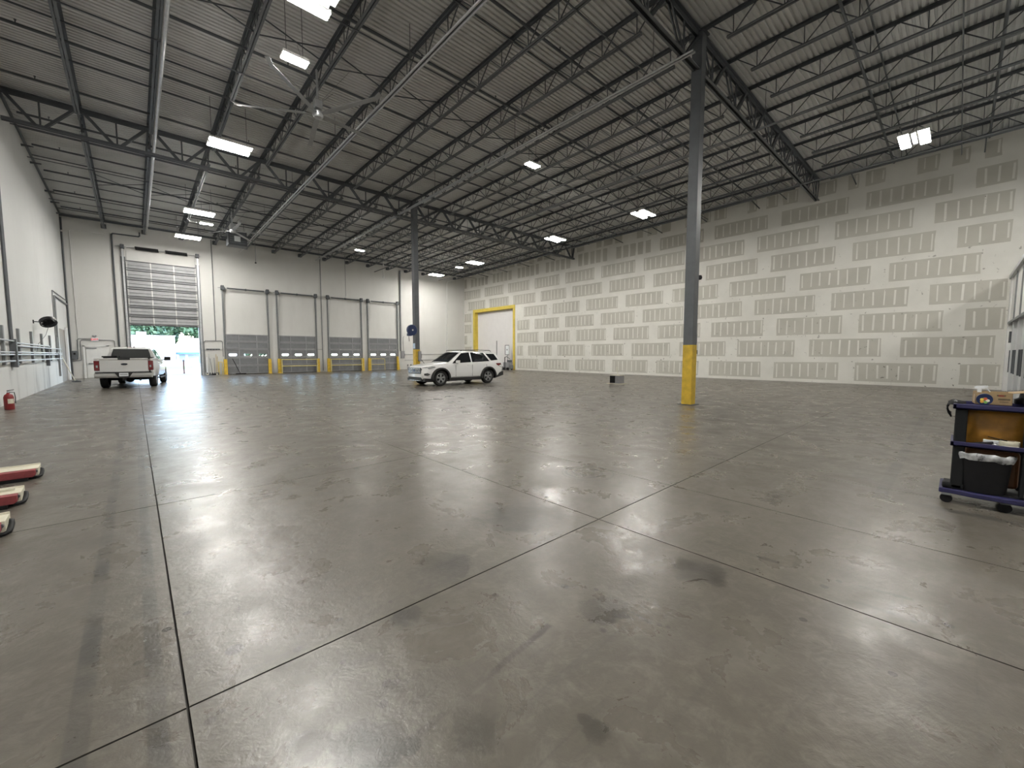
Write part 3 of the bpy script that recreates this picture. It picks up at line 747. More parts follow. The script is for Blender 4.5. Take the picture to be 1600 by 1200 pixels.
# reveal lining of the opening
# ------------------------------------------------------------------ dock doors
def rounded(cx, cz, w, h, r, n=5):
    pts = []
    for sx, sz, a0 in ((1, 1, 0), (-1, 1, PI / 2), (-1, -1, PI), (1, -1, 3 * PI / 2)):
        for i in range(n + 1):
            a = a0 + PI / 2 * i / n
            pts.append((cx + sx * (w / 2 - r) + r * math.cos(a), cz + sz * (h / 2 - r) + r * math.sin(a)))
    return pts
def dock_door(a, c, i, label):
    W = c - a; d = struct(thing('door_%d' % (i + 3), label, 'door', (a, BY, 0))); del d['category']
    zs_ = [0.02, .68, 1.33, 1.995, 2.57, 3.15]
    for k in range(5):
        z0, z1 = zs_[k] + .0003, zs_[k + 1] - .0003
        if k == 2:   # glazed section: built around three slots
            b = MB(); wz0, wz1 = 1.42, 1.64
            b.box(0, W, -.07, -.03, z0, wz0); b.box(0, W, -.07, -.03, wz1, z1)
            cuts = [(.14, .72), (1.16, 1.76), (2.18, 2.78)]; x = 0
            for p, q in cuts: b.box(x, p, -.07, -.03, wz0, wz1); x = q
            b.box(x, W, -.07, -.03, wz0, wz1)
            s = b.build('door_section', M_DOCKPANEL, d, fix=False)
            for p, q in cuts:
                fr_ = MB(); outer = rounded((p + q) / 2, 1.53, q - p + .05, .27, .10); inner = rounded((p + q) / 2, 1.53, q - p - .05, .17, .08)
                n = len(outer); vv = [(x, -.082, z) for x, z in outer] + [(x, -.082, z) for x, z in inner] + [(x, -.069, z) for x, z in outer] + [(x, -.05, z) for x, z in inner]
                fs = []
                for j in range(n):
                    k2 = (j + 1) % n
                    fs += [(j, k2, n + k2, n + j), (j, 2 * n + j, 2 * n + k2, k2), (n + j, n + k2, 3 * n + k2, 3 * n + j)]
                f = fr_.add(vv, fs).build('window_frame', M_DOCKRIB, s)
                MB().box(p, q, -.054, -.048, wz0, wz1).build('window_pane', M_PANE, s, fix=False)
        else:
            s = MB().box(0, W, -.07, -.03, z0, z1).build('door_section', M_DOCKPANEL, d, fix=False)
        for zc in (z0 + .05, z1 - .04): MB().box(.0, W, -.105, -.07, zc - .03, zc + .03).build('rib', M_DOCKRIB, s, fix=False)
        for x in (.03, .86, 2.10, W - .03):
            if k == 2 and x > .1 and x < W - .1: MB().box(x - .03, x + .03, -.098, -.0705, z0 + .02, z1 - .02).build('stile', M_DOCKRIB, s, fix=False)
            else: MB().box(x - .03, x + .03, -.098, -.0705, z0 + .02, z1 - .02).build('stile', M_DOCKRIB, s, fix=False)
    for x, sg in ((-.06, -1), (W + .06, 1)):
        MB().bar((x, -.10, 0), (x - sg * 0.0, -.22, 6.7), .06, .06).build('track', M_GREYPIPE, d, fix=False)
        MB().box(x - .05, x + .05, -.03, -.002, 0, 6.7).build('jamb_angle', M_GREYPIPE, d, fix=False)
        for z in (3.9, 4.9, 5.9): MB().box(x - .03, x + .03, -.2, -.02, z - .02, z + .02).build('track_bracket', M_GREYPIPE, d, fix=False)
        MB().box(x - .1, x + .1, -.34, -.03, 6.52, 6.85).build('bearing_plate', M_STEEL2, d, bevel=.02)
        MB().cyl((x - sg * .12, -.26, 6.5), (x - sg * .06, -.26, 6.74), .085, 12).build('cable_drum', M_STEEL2, d, smooth=40)
        MB().cyl((x - sg * .16, -.3, 6.5), (x - sg * .04, -.12, 3.15), .007, 4).build('lift_cable', M_STEEL2, d, fix=False)
    MB().cyl((-.35, -.26, 6.66), (W + .25, -.26, 6.66), .018, 8).build('spring_shaft', M_GREYPIPE, d, fix=False)
    MB().cyl((.22, -.26, 6.66), (W - .2, -.26, 6.66), .055, 10).build('torsion_spring', M_STEEL2, d, fix=False)
    MB().cyl((W / 2 - .05, -.26, 6.66), (W / 2 + .05, -.26, 6.66), .085, 10).build('centre_bracket', M_STEEL2, d, fix=False)
    MB().box(0, W, -.075, -.03, 0.0, .03).build('bottom_seal', M_BLACK, d, fix=False)
for i, (a, c) in enumerate(DOCKS):
    dock_door(a, c, i, ['grey sectional dock door beside the broom rack', 'grey sectional dock door with a full yellow rail barrier, second from the tall door',
                        'grey sectional dock door with yellow rails, third from the tall door', 'grey sectional dock door nearest the far corner'][i])
# yellow guard posts, each a bent plate bolted to the floor
def guard(x, label):
    t = thing('guard_post', label, 'bollard', (x, BY - .42, 0), 0, 'yellow guard posts beside the dock doors')
    MB().prism([(-.11, -.09), (.11, -.09), (.11, .10), (.07, .10), (.07, -.05), (-.07, -.05), (-.07, .10), (-.11, .10)], 0.012, 1.2, axis='z').build('channel', M_YELLOW, t)
    MB().box(-.15, .15, -.13, .14, 0, .012).build('foot_plate', M_YELLOW, t)
for x, lb in ((5.18, 'yellow guard post between the broom rack and the first dock door'), (8.20, 'yellow guard post on the first dock door side of the gap to the second'), (8.90, 'yellow guard post at the tall door end of the rail across the second dock door'),
              (11.98, 'yellow guard post at the conduit end of the rail across the second dock door'), (12.88, 'yellow guard post at the conduit end of the rail across the third dock door'),
              (16.0, 'yellow guard post at the corner end of the rail across the third dock door'), (16.64, 'yellow guard post where the pale tube gate starts')): guard(x, lb)
t = thing('guard_post', 'leaning yellow guard post at the dock door nearest the corner', 'bollard', (19.62, BY - .42, 0), 0)
MB().prism([(-.11, 0), (.16, 0), (.02, 1.35), (-.11, 1.35)], -.1, .1).build('channel', M_YELLOW, t)
for (a, c, lb) in ((9.02, 11.86, 'yellow double rail barrier across the second dock door'), (13.0, 15.88, 'yellow double rail barrier across the third dock door')):
    t = thing('rail_barrier', lb, 'barrier', (a, BY - .64, 0))
    for z in (.58, 1.13): MB().cyl((0, 0, z), (c - a, 0, z), .035, 10).build('rail', M_PALEY, t, smooth=50)
    for x in (.02, c - a - .02): MB().box(x - .03, x + .03, -.03, .03, .0, 1.18).build('end_post', M_PALEY, t)
t = thing('rail_gate', 'pale yellow tube gate standing in front of the dock door nearest the corner', 'barrier', (16.75, BY - .6, 0))
MB().tube([(0, 0, 1.13), (1.28, 0, 1.13), (1.36, 0, 1.10), (1.38, 0, 1.02), (1.38, 0, 0.0)], .03, 8).build('tube_frame', M_PALEY, t, smooth=50)
MB().cyl((0, 0, .58), (1.38, 0, .58), .025, 8).build('rail', M_PALEY, t); MB().cyl((0, 0, 0), (0, 0, 1.15), .03, 8).build('end_post', M_PALEY, t)
# back-wall rail guard beside the broom rack
t = thing('floor_stand', 'small yellow stand between the brooms and the first dock door', 'stand', (4.86, BY - .35, 0))
MB().box(-.13, .15, -.12, .12, .95, 1.0).build('top', M_PALEY, t)
for x in (-.11, .13):
    for y in (-.1, .1): MB().box(x - .02, x + .02, y - .02, y + .02, 0, .95).build('leg', M_PALEY, t)

# ------------------------------------------------------------------ man door, exit sign, left doorway
d = struct(thing('door_7', 'white personnel door with push bar beside the truck', 'door', (-2.31, BY, 0))); del d['category']
MB().box(0, .98, -.05, -.002, 0.01, 2.06).build('door_leaf', M_WHITE, d, bevel=.004)
for x in (-.09, 1.02): MB().box(x - .05, x + .05, -.08, -.002, 0, 2.16).build('jamb', M_WHITE, d)
MB().box(-.14, 1.07, -.08, -.002, 2.08, 2.18).build('head', M_WHITE, d)
MB().box(.08, .9, -.10, -.05, .93, 1.0).build('push_bar', M_GREYPIPE, d)
MB().box(.02, .5, -.10, -.05, 1.95, 2.01).build('door_closer', M_GREYPIPE, d)
es = thing('exit_sign', 'white exit sign with red lettering and twin lamp heads above it', 'sign', (-1.87, BY - .002, 2.44))
MB().box(-.17, .17, -.06, 0, 0, .24).build('body', M_SIGNW, es, bevel=.008)
tc = bpy.data.curves.new('exit_text', 'FONT'); tc.body = 'EXIT'; tc.size = .17; tc.align_x = 'CENTER'; tc.extrude = .002; tc.offset = .002
to = bpy.data.objects.new('tmp', tc); COL.objects.link(to)
dg = bpy.context.evaluated_depsgraph_get(); tm = bpy.data.meshes.new_from_object(to.evaluated_get(dg)); bpy.data.objects.remove(to)
tm.materials.clear(); tm.materials.append(emit('exit_red', (0.80, 0.03, 0.04), 0.6))
lt = link('lettering', tm, es); lt.location = (0, -.063, .06); lt.rotation_euler = (PI / 2, 0, 0)
MB().box(-.05, .05, -.05, 0, .24, .30).build('lamp_base', M_GREYBOX, es)
for s in (-1, 1): MB().lathe([(.001, -.03), (.05, -.02), (.06, .02), (.001, .03)], 12, 'y', (s * .06, -.06, .34)).build('lamp_head', M_GREYBOX, es, smooth=40)

d = struct(thing('door_8', 'tall taupe door set in the left wall with white jamb', 'door', (LX, LD[0], 0))); del d['category']
W = LD[1] - LD[0]
MB().box(-.07, -.012, 0.005, W - .005, 0.0, LD[2] - .005).build('door_leaf', M_TAUPE, d)
MB().box(-.02, .10, W, W + .5, 0, 3.2).build('jamb_pad', mat('white_dock_pad', (.78, .79, .80), .5, 0, .03, 2), d)
MB().box(-.012, .04, .25, .33, .98, 1.06).build('handle', M_CHROME, d)
# conduit framing the doorway
def conduit(name, pts, r, label, m=M_GREYPIPE, group=None):
    pts = [(x, min(y, BY - r - .012), z) for x, y, z in pts]
    o = MB().tube(pts, r, 6).build(name, m, smooth=50, fix=False); return tag(o, label, 'conduit', group)
conduit('conduit', [(LX + .05, 33.0, 0.4), (LX + .05, 33.0, 4.72), (LX + .05, 38.6, 4.75)], .045, 'thick grey conduit framing the taupe doorway on the left wall')
conduit('conduit', [(LX + .03, 32.5, 1.3), (LX + .03, 32.5, 4.6), (LX + .03, 32.6, 4.95), (LX + .03, 38.6, 5.0)], .025, 'thin grey conduit outside the doorway frame on the left wall')
conduit('conduit', [(LX + .06, BY - .06, 0.0), (LX + .06, BY - .06, 9.3)], .05, 'dark vertical conduit in the corner beside the exit sign', M_STEEL2)
conduit('conduit', [(LX + .06, BY - .06, 9.42), (LX + .06, BY - .06, 10.2)], .05, 'short dark conduit stub at the top of the corner beside the exit sign', M_STEEL2)
conduit('conduit', [(-2.62, BY - .03, 1.4), (-2.66, BY - .03, 9.42), (-2.6, BY - .03, 9.5), (-1.1, BY - .03, 9.52)], .018, 'thin pale conduit rising left of the exit sign to the roof', M_WHITE)
conduit('conduit', [(-.70, BY - .05, 0.0), (-.72, BY - .05, 9.55), (-.66, BY - .05, 9.64), (.62, BY - .05, 9.66), (.68, BY - .05, 9.72), (.68, BY - .05, 9.95)], .05, 'dark pipe rising beside the tall overhead door', M_STEEL2)
conduit('conduit', [(-1.70, BY - .03, 2.52), (-1.0, BY - .03, 2.52), (-.93, BY - .03, 2.46), (-.92, BY - .03, 1.2)], .022, 'grey conduit arching right from the exit sign')
conduit('conduit', [(-2.04, BY - .03, 2.60), (-2.58, BY - .03, 2.60), (-2.68, BY - .03, 2.5), (-2.70, BY - .03, 1.25), (-3.0, BY - .03, 1.22)], .022, 'grey conduit arching left from the exit sign')
conduit('conduit', [(-2.04, BY - .03, 2.50), (-2.46, BY - .03, 2.50), (-2.54, BY - .03, 2.42), (-2.55, BY - .03, 1.2), (-2.95, BY - .03, 1.12)], .022, 'inner grey conduit arching left from the exit sign')
conduit('conduit', [(4.68, BY - .03, 2.62), (4.70, BY - .03, 10.2)], .03, 'vertical grey conduit above the broom rack')
conduit('conduit', [(3.95, BY - .03, 0.2), (3.95, BY - .03, 2.5), (4.03, BY - .03, 2.6), (5.02, BY - .03, 2.6), (5.1, BY - .03, 2.5), (5.1, BY - .03, 1.4)], .024, 'grey conduit arch framing the broom rack')
conduit('conduit', [(12.5, BY - .03, 0.1), (12.52, BY - .03, 10.2)], .035, 'vertical grey conduit between the second and third dock doors')
conduit('conduit', [(11.9, BY - .03, 2.0), (12.5, BY - .03, 2.0)], .02, 'short level conduit between the second and third dock doors')
conduit('conduit', [(20.12, BY - .05, 1.9), (20.2, BY - .05, 10.0)], .075, 'thick grey pipe right of the corner dock door')
conduit('conduit', [(20.45, BY - .03, 1.5), (20.45, BY - .03, 3.3), (20.55, BY - .03, 3.4)], .02, 'thin conduit rising from the grey box by the corner dock door')
conduit('conduit', [(25.8, BY - .04, 1.3), (25.85, BY - .04, 9.4), (25.95, BY - .1, 9.6), (27.2, BY - .1, 9.95)], .05, 'pale vertical pipe in the far corner beside the drywall', M_WHITE)
conduit('conduit', [(20.6, BY - .03, 1.55), (27.8, BY - .03, 1.6)], .02, 'upper level conduit on the back wall behind the white vehicle')
conduit('conduit', [(20.6, BY - .03, .95), (27.8, BY - .03, 1.0)], .018, 'lower level conduit on the back wall behind the white vehicle')
t = thing('electrical_box', 'grey electrical box by the corner dock door', 'electrical box', (20.35, BY - .002, 1.15)); MB().box(-.2, .2, -.12, 0, 0, .75).build('box', M_GREYBOX, t, bevel=.01); MB().box(.2, .24, -.1, -.04, .2, .5).build('lever', M_STEEL2, t)
t = thing('electrical_box', 'dark control box low on the back wall left of the personnel door', 'electrical box', (-2.86, BY - .002, 1.25)); MB().box(-.1, .16, -.16, 0, 0, .55).build('box', M_STEEL, t, bevel=.01); MB().box(-.02, .08, -.19, -.16, .3, .42).build('switch', M_BLACK, t)
t = thing('bracket_stand', 'pair of small grey taps low on the wall by the far corner dock door', 'tap', (20.9, BY - .05, 0))
for x in (0, .35): MB().cyl((x, 0, .0), (x, 0, .45), .03, 8).build('pipe', M_GREYBOX, t); MB().cyl((x, -.1, .45), (x, .04, .45), .05, 8).build('valve', M_STEEL2, t)

# ------------------------------------------------------------------ broom rack and tools
t = thing('tool_rack', 'dark wall rail with hooks for brooms beside the tall door', 'rack', (4.05, BY - .002, 1.93))
MB().box(0, .86, -.05, 0, 0, .07).build('rail', M_STEEL, t)
for k in range(5): MB().box(.08 + k * .18, .13 + k * .18, -.10, -.05, -.03, .05).build('hook', M_STEEL2, t)
def tool(x, dx, h, headw, mh, mhead, label, name='broom', up_=False):
    t = thing(name, label, 'broom', (x, BY - .38, 0))
    MB().cyl((0, 0, .06), (dx, .33, h), .018, 8).build('handle', mh, t)
    if up_: MB().box(dx - .09, dx + .09, .28, .34, h - .02, h + .22).build('head', mhead, t, bevel=.01)
    else:
        MB().box(-headw, headw, -.06, .06, 0.0, .10).build('head', mhead, t, bevel=.01); MB().box(-.04, .04, -.03, .03, .1, .18).build('socket', M_STEEL2, t)
for a in ((4.02, .04, 1.35, .06, M_SIGNW, M_CREAM, 'white handled broom leaning under the left end of the wall rail'), (4.18, .02, 1.62, .07, M_GALV, M_STEEL2, 'grey handled push broom with a dark head leaning under the rail'),
          (4.34, -.08, 1.25, .07, M_GREYPIPE, M_BLACK, 'dark squeegee leaning steeply to one side under the rail'), (4.48, .03, 1.30, .07, M_GREYPIPE, M_BLACK, 'dark headed broom in the middle of the tool group'),
          (4.60, .04, 1.58, .05, M_WOOD, M_CREAM, 'wooden handled mop leaning under the right end of the rail'), (4.70, .02, 1.40, .04, M_WOOD, M_STEEL2, 'wooden handled shovel nearest the yellow stand')):
    tool(*a)
t = thing('broom', 'black broom lying against the first dock door', 'broom', (6.1, BY - .5, 0))
MB().cyl((0, 0, .08), (-.42, .36, 1.22), .02, 8).build('handle', M_BLACK, t); MB().box(-.3, .38, -.05, .06, 0, .09).build('head', M_BLACK, t, bevel=.01)
t = thing('mop', 'dust mop with pale handle leaning against the left wall doorway', 'mop', (-2.55, 34.1, 0))
MB().cyl((0, 0, .06), (-.46, .25, 1.42), .022, 8).build('handle', M_CREAM, t); MB().prism([(-.16, 0), (.26, 0), (.22, .05), (.02, .09), (-.12, .05)], -.08, .08).build('head', M_STEEL, t)

# ------------------------------------------------------------------ left wall fittings
t = thing('wall_fan', 'black drum fan on an arm high on the left wall', 'fan', (LX, 26.3, 2.95)); t.scale = (.62, .62, .62)
MB().box(0, .05, -.1, .1, -.12, .12).build('wall_plate', M_BLACKM, t)
MB().bar((.03, 0, 0), (.5, .2, 0), .06).build('arm', M_BLACKM, t)
ctr = Vector((.66, .30, 0.02)); nrm = Vector((.30, -.62, -.72)).normalized()
q = nrm.to_track_quat('Z', 'Y').to_matrix()
def place(b): b.v = [tuple(ctr + q @ Vector(p)) for p in b.v]; return b
place(MB().lathe([(.40, -.14), (.43, -.12), (.43, .12), (.40, .14), (.38, .12), (.38, -.12), (.40, -.14)], 32)).build('drum', M_BLACKM, t, smooth=40)
place(MB().lathe([(.001, -.1), (.26, -.08), (.26, .04), (.12, .1), (.001, .1)], 20)).build('motor', M_BLACK, t, smooth=40)
for k in range(3):
    a = k * 2 * PI / 3; b = MB(); d1 = Vector((math.cos(a), math.sin(a), 0)); n1 = Vector((-d1.y, d1.x, 0))
    b.add([d1 * .08 - n1 * .07 + Vector((0, 0, -.05)), d1 * .36 - n1 * .14 + Vector((0, 0, -.06)), d1 * .36 + n1 * .14 + Vector((0, 0, .06)), d1 * .08 + n1 * .07 + Vector((0, 0, .05))], [(0, 1, 2, 3)])
    place(b).build('blade', M_BLACKM, t, fix=False)
b = MB()
for z in (-.135, .135):
    for r_ in (.12, .2, .28, .35): b.tube([(r_ * math.cos(2 * PI * i / 24), r_ * math.sin(2 * PI * i / 24), z) for i in range(25)], .005, 4)
    for k in range(12): a = k * PI / 6; b.bar((.05 * math.cos(a), .05 * math.sin(a), z), (.4 * math.cos(a), .4 * math.sin(a), z), .006)
place(b).build('guard', M_BLACKM, t, fix=False)
MB().tube([(.66, .3, -.3), (.5, .25, -.9), (.15, .1, -1.5), (.04, .1, -2.1)], .012, 5).build('power_cord', M_GREYPIPE, t)
for i, y in enumerate((32.72, 30.28, 27.82, 25.33, 22.78, 20.3)):
    o = tag(MB().box(0, .07, -.08, .08, 1.25, 2.5).build('strut_channel', M_GREYPIPE, bevel=.006), ORD[i] + ' upright strut channel from the taupe doorway, carrying conduits on the left wall', 'strut', 'strut channels on the left wall'); o.location = (LX + .001, y, 0)
for i, (z, y0, y1) in enumerate(((2.05, 19.0, 21.5), (1.98, 21.6, 29.4), (1.88, 21.6, 33.4), (1.66, 18.5, 33.8), (1.58, 18.5, 33.6), (1.37, 18.5, 33.7))):
    o = tag(MB().cyl((LX + .10, y0, z), (LX + .10, y1, z - .02), .028, 8).build('wall_conduit', M_GALV, smooth=50, fix=False), ['short topmost', 'upper', 'second upper', 'third', 'fourth', 'lowest'][i] + ' level conduit strapped across the struts on the left wall', 'conduit', 'level conduits on the left wall')
conduit('conduit', [(LX + .05, 21.52, 2.0), (LX + .05, 21.52, 11.0 - .3)], .05, 'dark vertical pipe rising from the pull box on the left wall', M_STEEL)
t = thing('pull_box', 'dark pull box hanging from the conduits on the left wall', 'electrical box', (LX + .001, 21.5, 1.15)); MB().box(0, .16, -.085, .085, 0, .95).build('box', M_STEEL, t, bevel=.01); MB().cyl((.1, .14, .12), (.1, .36, .1), .05, 8).build('outlet', M_STEEL2, t)
t = thing('pull_box', 'slim dark switch below the end of the upper conduit on the left wall', 'electrical box', (LX + .001, 29.0, 1.04)); MB().box(0, .12, -.06, .06, 0, .9).build('box', M_STEEL, t, bevel=.01); MB().cyl((.08, .1, .15), (.08, .5, .3), .03, 8).build('outlet', M_STEEL2, t)
t = thing('pull_box', 'small dark junction box nearest the taupe doorway', 'electrical box', (LX + .001, 32.2, 1.3)); MB().box(0, .14, -.08, .08, 0, .35).build('box', M_STEEL, t, bevel=.01); MB().box(.14, .16, -.05, .05, .1, .25).build('cover', M_STEEL2, t)
# brackets where sprinkler pipes meet the left wall
for i, y in enumerate((37.4, 35.1, 33.1, 29.0, 27.0)):
    o = tag(MB().cyl((LX + .002, y, deck(y) - .42), (LX + .35, y, deck(y) - .40), .05, 8, .025).build('pipe_anchor', M_STEEL2), ORD[i] + ' small dark pipe anchor from the back wall, high on the left wall', 'anchor', 'pipe anchors along the left wall')

# ------------------------------------------------------------------ fire extinguisher
t = thing('fire_extinguisher', 'red fire extinguisher standing on the floor by the left wall', 'fire extinguisher', (-2.72, 18.45, 0)); t.scale = (.68, .68, .68)
MB().lathe([(.001, 0), (.13, 0), (.15, .02), (.15, .52), (.12, .62), (.05, .68), (.05, .72), (.001, .72)], 24).build('cylinder', M_RED, t, smooth=35)
MB().box(-.04, .04, -.03, .03, .70, .78).build('valve', M_CHROME, t); MB().prism([(-.02, .78), (.16, .82), (.16, .85), (-.05, .81)], -.015, .015).build('lever', M_BLACKM, t)
MB().tube([(.03, 0, .74), (.16, .02, .72), (.18, .03, .5), (.17, .03, .25)], .016, 6).build('hose', M_BLACK, t)
b = MB(); n = 8
vv = [];
for i in range(n + 1):
    a = -.9 + i * .16 - .75
    for z in (.26, .46): vv.append((.152 * math.cos(a), .152 * math.sin(a), z))
b.add(vv, [(2 * i, 2 * i + 2, 2 * i + 3, 2 * i + 1) for i in range(n)]); b.build('data_label', M_CREAM, t, fix=False)

# ------------------------------------------------------------------ red and cream dollies at the left
def dolly(x, y, label, lid):
    t = thing('equipment_skate', label, 'skate', (x, y, 0), math.radians(2)); t.scale = (1, 1, .68)
    L = 1.3
    b = MB(); b.prism([(-.10, .04), (.16, .04), (.16, .215), (.135, .215), (.13, .19), (-.10, .19)], -L, 0, axis='x'); b.build('cream_body', M_CREAM, t, bevel=.004)
    if lid: MB().box(-L, -.06, .02, .09, .19, .222).build('lid_strip', M_CREAM, t)
    MB().prism([(-L, .055), (-.045, .055), (-.02, .085), (-.02, .185), (-L, .185)], -.21, -.10).build('red_block', M_REDBLOCK, t, bevel=.006)
    MB().box(-L, -.085, -.235, .12, 0.0, .055).build('black_skirt', M_BLACK, t)
    MB().tube([(-.06, -.12, .03), (-.01, -.12, .03), (.010, -.09, .034), (.016, -.03, .055), (.016, .05, .08), (.012, .09, .11), (-.02, .11, .12)], .024, 8).build('rubber_loop', M_BLACK, t, smooth=50)
    MB().cyl((-.035, -.10, .135), (-.035, -.13, .135), .03, 14).build('wheel_cap', M_STEEL, t, smooth=40)
    MB().box(-.2, -.02, -.14, .1, 0.0, .04).build('foot', M_BLACK, t)
    return t
dolly(-.99, 8.10, 'long red and cream floor skate furthest along the left wall side', False)
dolly(-.965, 6.80, 'middle red and cream floor skate between two others', True)
dolly(-.915, 5.72, 'red and cream floor skate closest to the faint floor joint', True)

# ------------------------------------------------------------------ small box on the open floor
t = thing('speaker_box', 'grey box with black front lying on the open floor before the drywall', 'box', (19.0, 12.35, 0), math.radians(2))
MB().box(-.24, .24, -.30, .28, .03, .45).build('case', M_GREYBOX, t, bevel=.008)
MB().box(-.255, -.24, -.04, .27, .06, .43).build('front_panel', M_BLACK, t); MB().box(-.255, -.24, -.28, -.05, .06, .43).build('control_panel', M_GREYBOX, t)
MB().box(-.26, .25, -.31, .29, .45, .475).build('lid', M_CREAM, t); MB().box(-.3, .3, -.46, .44, 0, .03).build('tray', M_CREAM, t)
MB().tube([(.0, -.05, .475), (.02, -.03, .62), (-.02, .0, .78), (.03, .03, .92)], .022, 6).build('power_cord', M_CREAM, t)

# ------------------------------------------------------------------ gear by the yellow frame
t = thing('floor_machine', 'grey wheeled machine parked at the foot of the yellow frame', 'machine', (27.35, 30.35, 0))
MB().box(-.28, .28, -.42, .42, .25, .78).build('tank', M_GREYBOX, t, bevel=.05); MB().box(-.22, .24, -.55, -.42, .12, .5).build('brush_deck', M_GREYPIPE, t)
for y in (-.3, .3):
    for x in (-.22, .22): MB().cyl((x - .04, y, .13), (x + .04, y, .13), .13, 14).build('wheel', M_BLACK, t, smooth=40)
MB().cyl((-.3, .1, .1), (-.3, .1, 1.3), .045, 8).build('mast', M_BLACKM, t); MB().tube([(-.3, .1, 1.25), (-.1, .1, 1.35), (.1, -.2, 1.1)], .03, 6).build('handle', M_BLACKM, t)
MB().box(-.05, .25, -.35, .1, .78, 1.0).build('lid', M_STEEL, t, bevel=.02)
t = thing('fire_cabinet', 'small white cabinet outlined in black beside the yellow frame', 'cabinet', (RX - .45, 30.9, 1.55))
MB().box(0, .1, -.26, .26, 0, .9).build('box', M_SIGNW, t)
for a in ((-.02, 0, -.3, .3, -.05, 0), (-.02, 0, -.3, .3, .9, .95), (-.02, 0, .26, .32, 0, .9)): MB().box(*a).build('border', M_STEEL2, t)
MB().cyl((.05, 0, -1.55), (.05, 0, 0), .03, 8).build('stand', M_GREYPIPE, t); MB().box(-.02, -.01, -.05, .05, .4, .55).build('symbol', M_STEEL2, t)
tag(MB().box(27.2, 27.9, 31.2, 34.5, 0, .34).build('kerb_block', M_GREYBOX, bevel=.02), 'low grey block on the floor in front of the white door leaf', 'block')

# ------------------------------------------------------------------ janitor cart
def cart():
    t = thing('janitor_cart', 'blue and charcoal janitor cart with three shelves', 'cart', (6.37, -.04, 0))
    D, L = .50, 1.10       # depth along +x, length along -y
    def tray(z, h, y0, y1, x0=0.0, x1=D, nm='shelf', m=M_CARTBLUE):
        b = MB(); w = .03
        b.box(x0, x1, y0, y1, z - h, z - h + .02)
        b.box(x0, x0 + w, y0, y1, z - h, z); b.box(x1 - w, x1, y0, y1, z - h, z); b.box(x0, x1, y1 - w, y1, z - h, z); b.box(x0, x1, y0, y0 + w, z - h, z)
        return b.build(nm, m, t, bevel=.006)
    # local y runs 0 .. -L
    tray(1.075, .055, -.50, .05, nm='top_shelf'); tray(.675, .05, -.50, .05, nm='middle_shelf')
    b = MB(); b.prism([(0, .0), (D, .0), (D, -L), (0.02, -L), (-.04, -L * .55), (-.03, -.25), (0, -.12)], .105, .155, axis='z')
    b.v = [(p[0], p[1] + .11, p[2]) for p in b.v]; b.build('deck', M_CARTBLUE, t, bevel=.01)
    MB().box(.03, D - .02, -.9, .08, .155, .165).build('deck_mat', M_CARTGREY, t)
    for x in (.02, D - .12):
        for y in (-.02, -.49):
            MB().prism([(x, y - .04), (x + .10, y - .04), (x + .10, y + .05), (x, y + .05)], .165, 1.02, axis='z').build('post', M_CARTGREY, t, bevel=.012)
    MB().box(.02, .14, -.07, .09, .155, .22).build('post_foot', M_CARTGREY, t, bevel=.02)
    for x in (.03, D - .05):
        for y in (.05, -.36, -.85):
            f = MB().box(x - .03, x + .03, y - .035, y + .035, .085, .108).build('caster_fork', M_GREYPIPE, t)
            MB().cyl((x - .018, y, .048), (x + .018, y, .048), .048, 16).build('wheel', M_BLACK, f, smooth=40)
    # amber bag hung between the posts
    b = MB(); ny, nz = 14, 8; vv = []; r2 = random.Random(5)
    for i in range(ny + 1):
        for k in range(nz + 1):
            u, v = i / ny, k / nz
            bul = .07 * math.sin(PI * u) * math.sin(PI * min(1, v * 1.1 + .05)) + r2.uniform(-.012, .012)
            vv.append((.17 - bul, -.05 - u * .41, .60 + v * .42))
    for i in range(ny):
        for k in range(nz): a = i * (nz + 1) + k; b.f.append((a, a + 1, a + nz + 2, a + nz + 1)); b.mi.append(0)
    b.v = vv
    bg_ = b.build('bag', M_BAG, t, smooth=60); sm = bg_.modifiers.new('thickness', 'SOLIDIFY'); sm.thickness = .02; sm.offset = 0
    MB().box(.15, .38, -.44, -.06, .22, .60).build('bag_base', mat('dark_amber_vinyl', (.12, .045, .01), .5, 0, .2, 7), t, bevel=.03)
    return t
cart()
cx0, cy0 = 6.37, -.04
# bin with clear liner
t = thing('trash_bin', 'black oval trash bin with a clear liner on the cart deck', 'bin', (cx0 + .12, cy0 - .20, .166))
def oval(a, b_, z, n=28, ex=2.6): return [(b_ * math.copysign(abs(math.cos(2 * PI * i / n)) ** (2 / ex), math.cos(2 * PI * i / n)), a * math.copysign(abs(math.sin(2 * PI * i / n)) ** (2 / ex), math.sin(2 * PI * i / n)), z) for i in range(n)]
def shell(rings, cap0=True):
    b = MB(); n = len(rings[0]); b.v = [p for r in rings for p in r]
    for i in range(len(rings) - 1):
        for k in range(n): b.f.append((i * n + k, i * n + (k + 1) % n, (i + 1) * n + (k + 1) % n, (i + 1) * n + k))
    if cap0: b.f.append(tuple(range(n))[::-1])
    b.mi = [0] * len(b.f); return b
shell([oval(.165, .11, 0), oval(.195, .135, .38), oval(.205, .145, .39), oval(.185, .125, .385), oval(.16, .10, .03)]).build('bin_body', M_BLACK, t, smooth=35)
mliner = bpy.data.materials.new('clear_liner'); mliner.use_nodes = True; nt = mliner.node_tree; bs = nt.nodes['Principled BSDF']
bs.inputs['Base Color'].default_value = (.82, .84, .86, 1); bs.inputs['Roughness'].default_value = .25
tr = nt.nodes.new('ShaderNodeBsdfTransparent'); mx = nt.nodes.new('ShaderNodeMixShader')
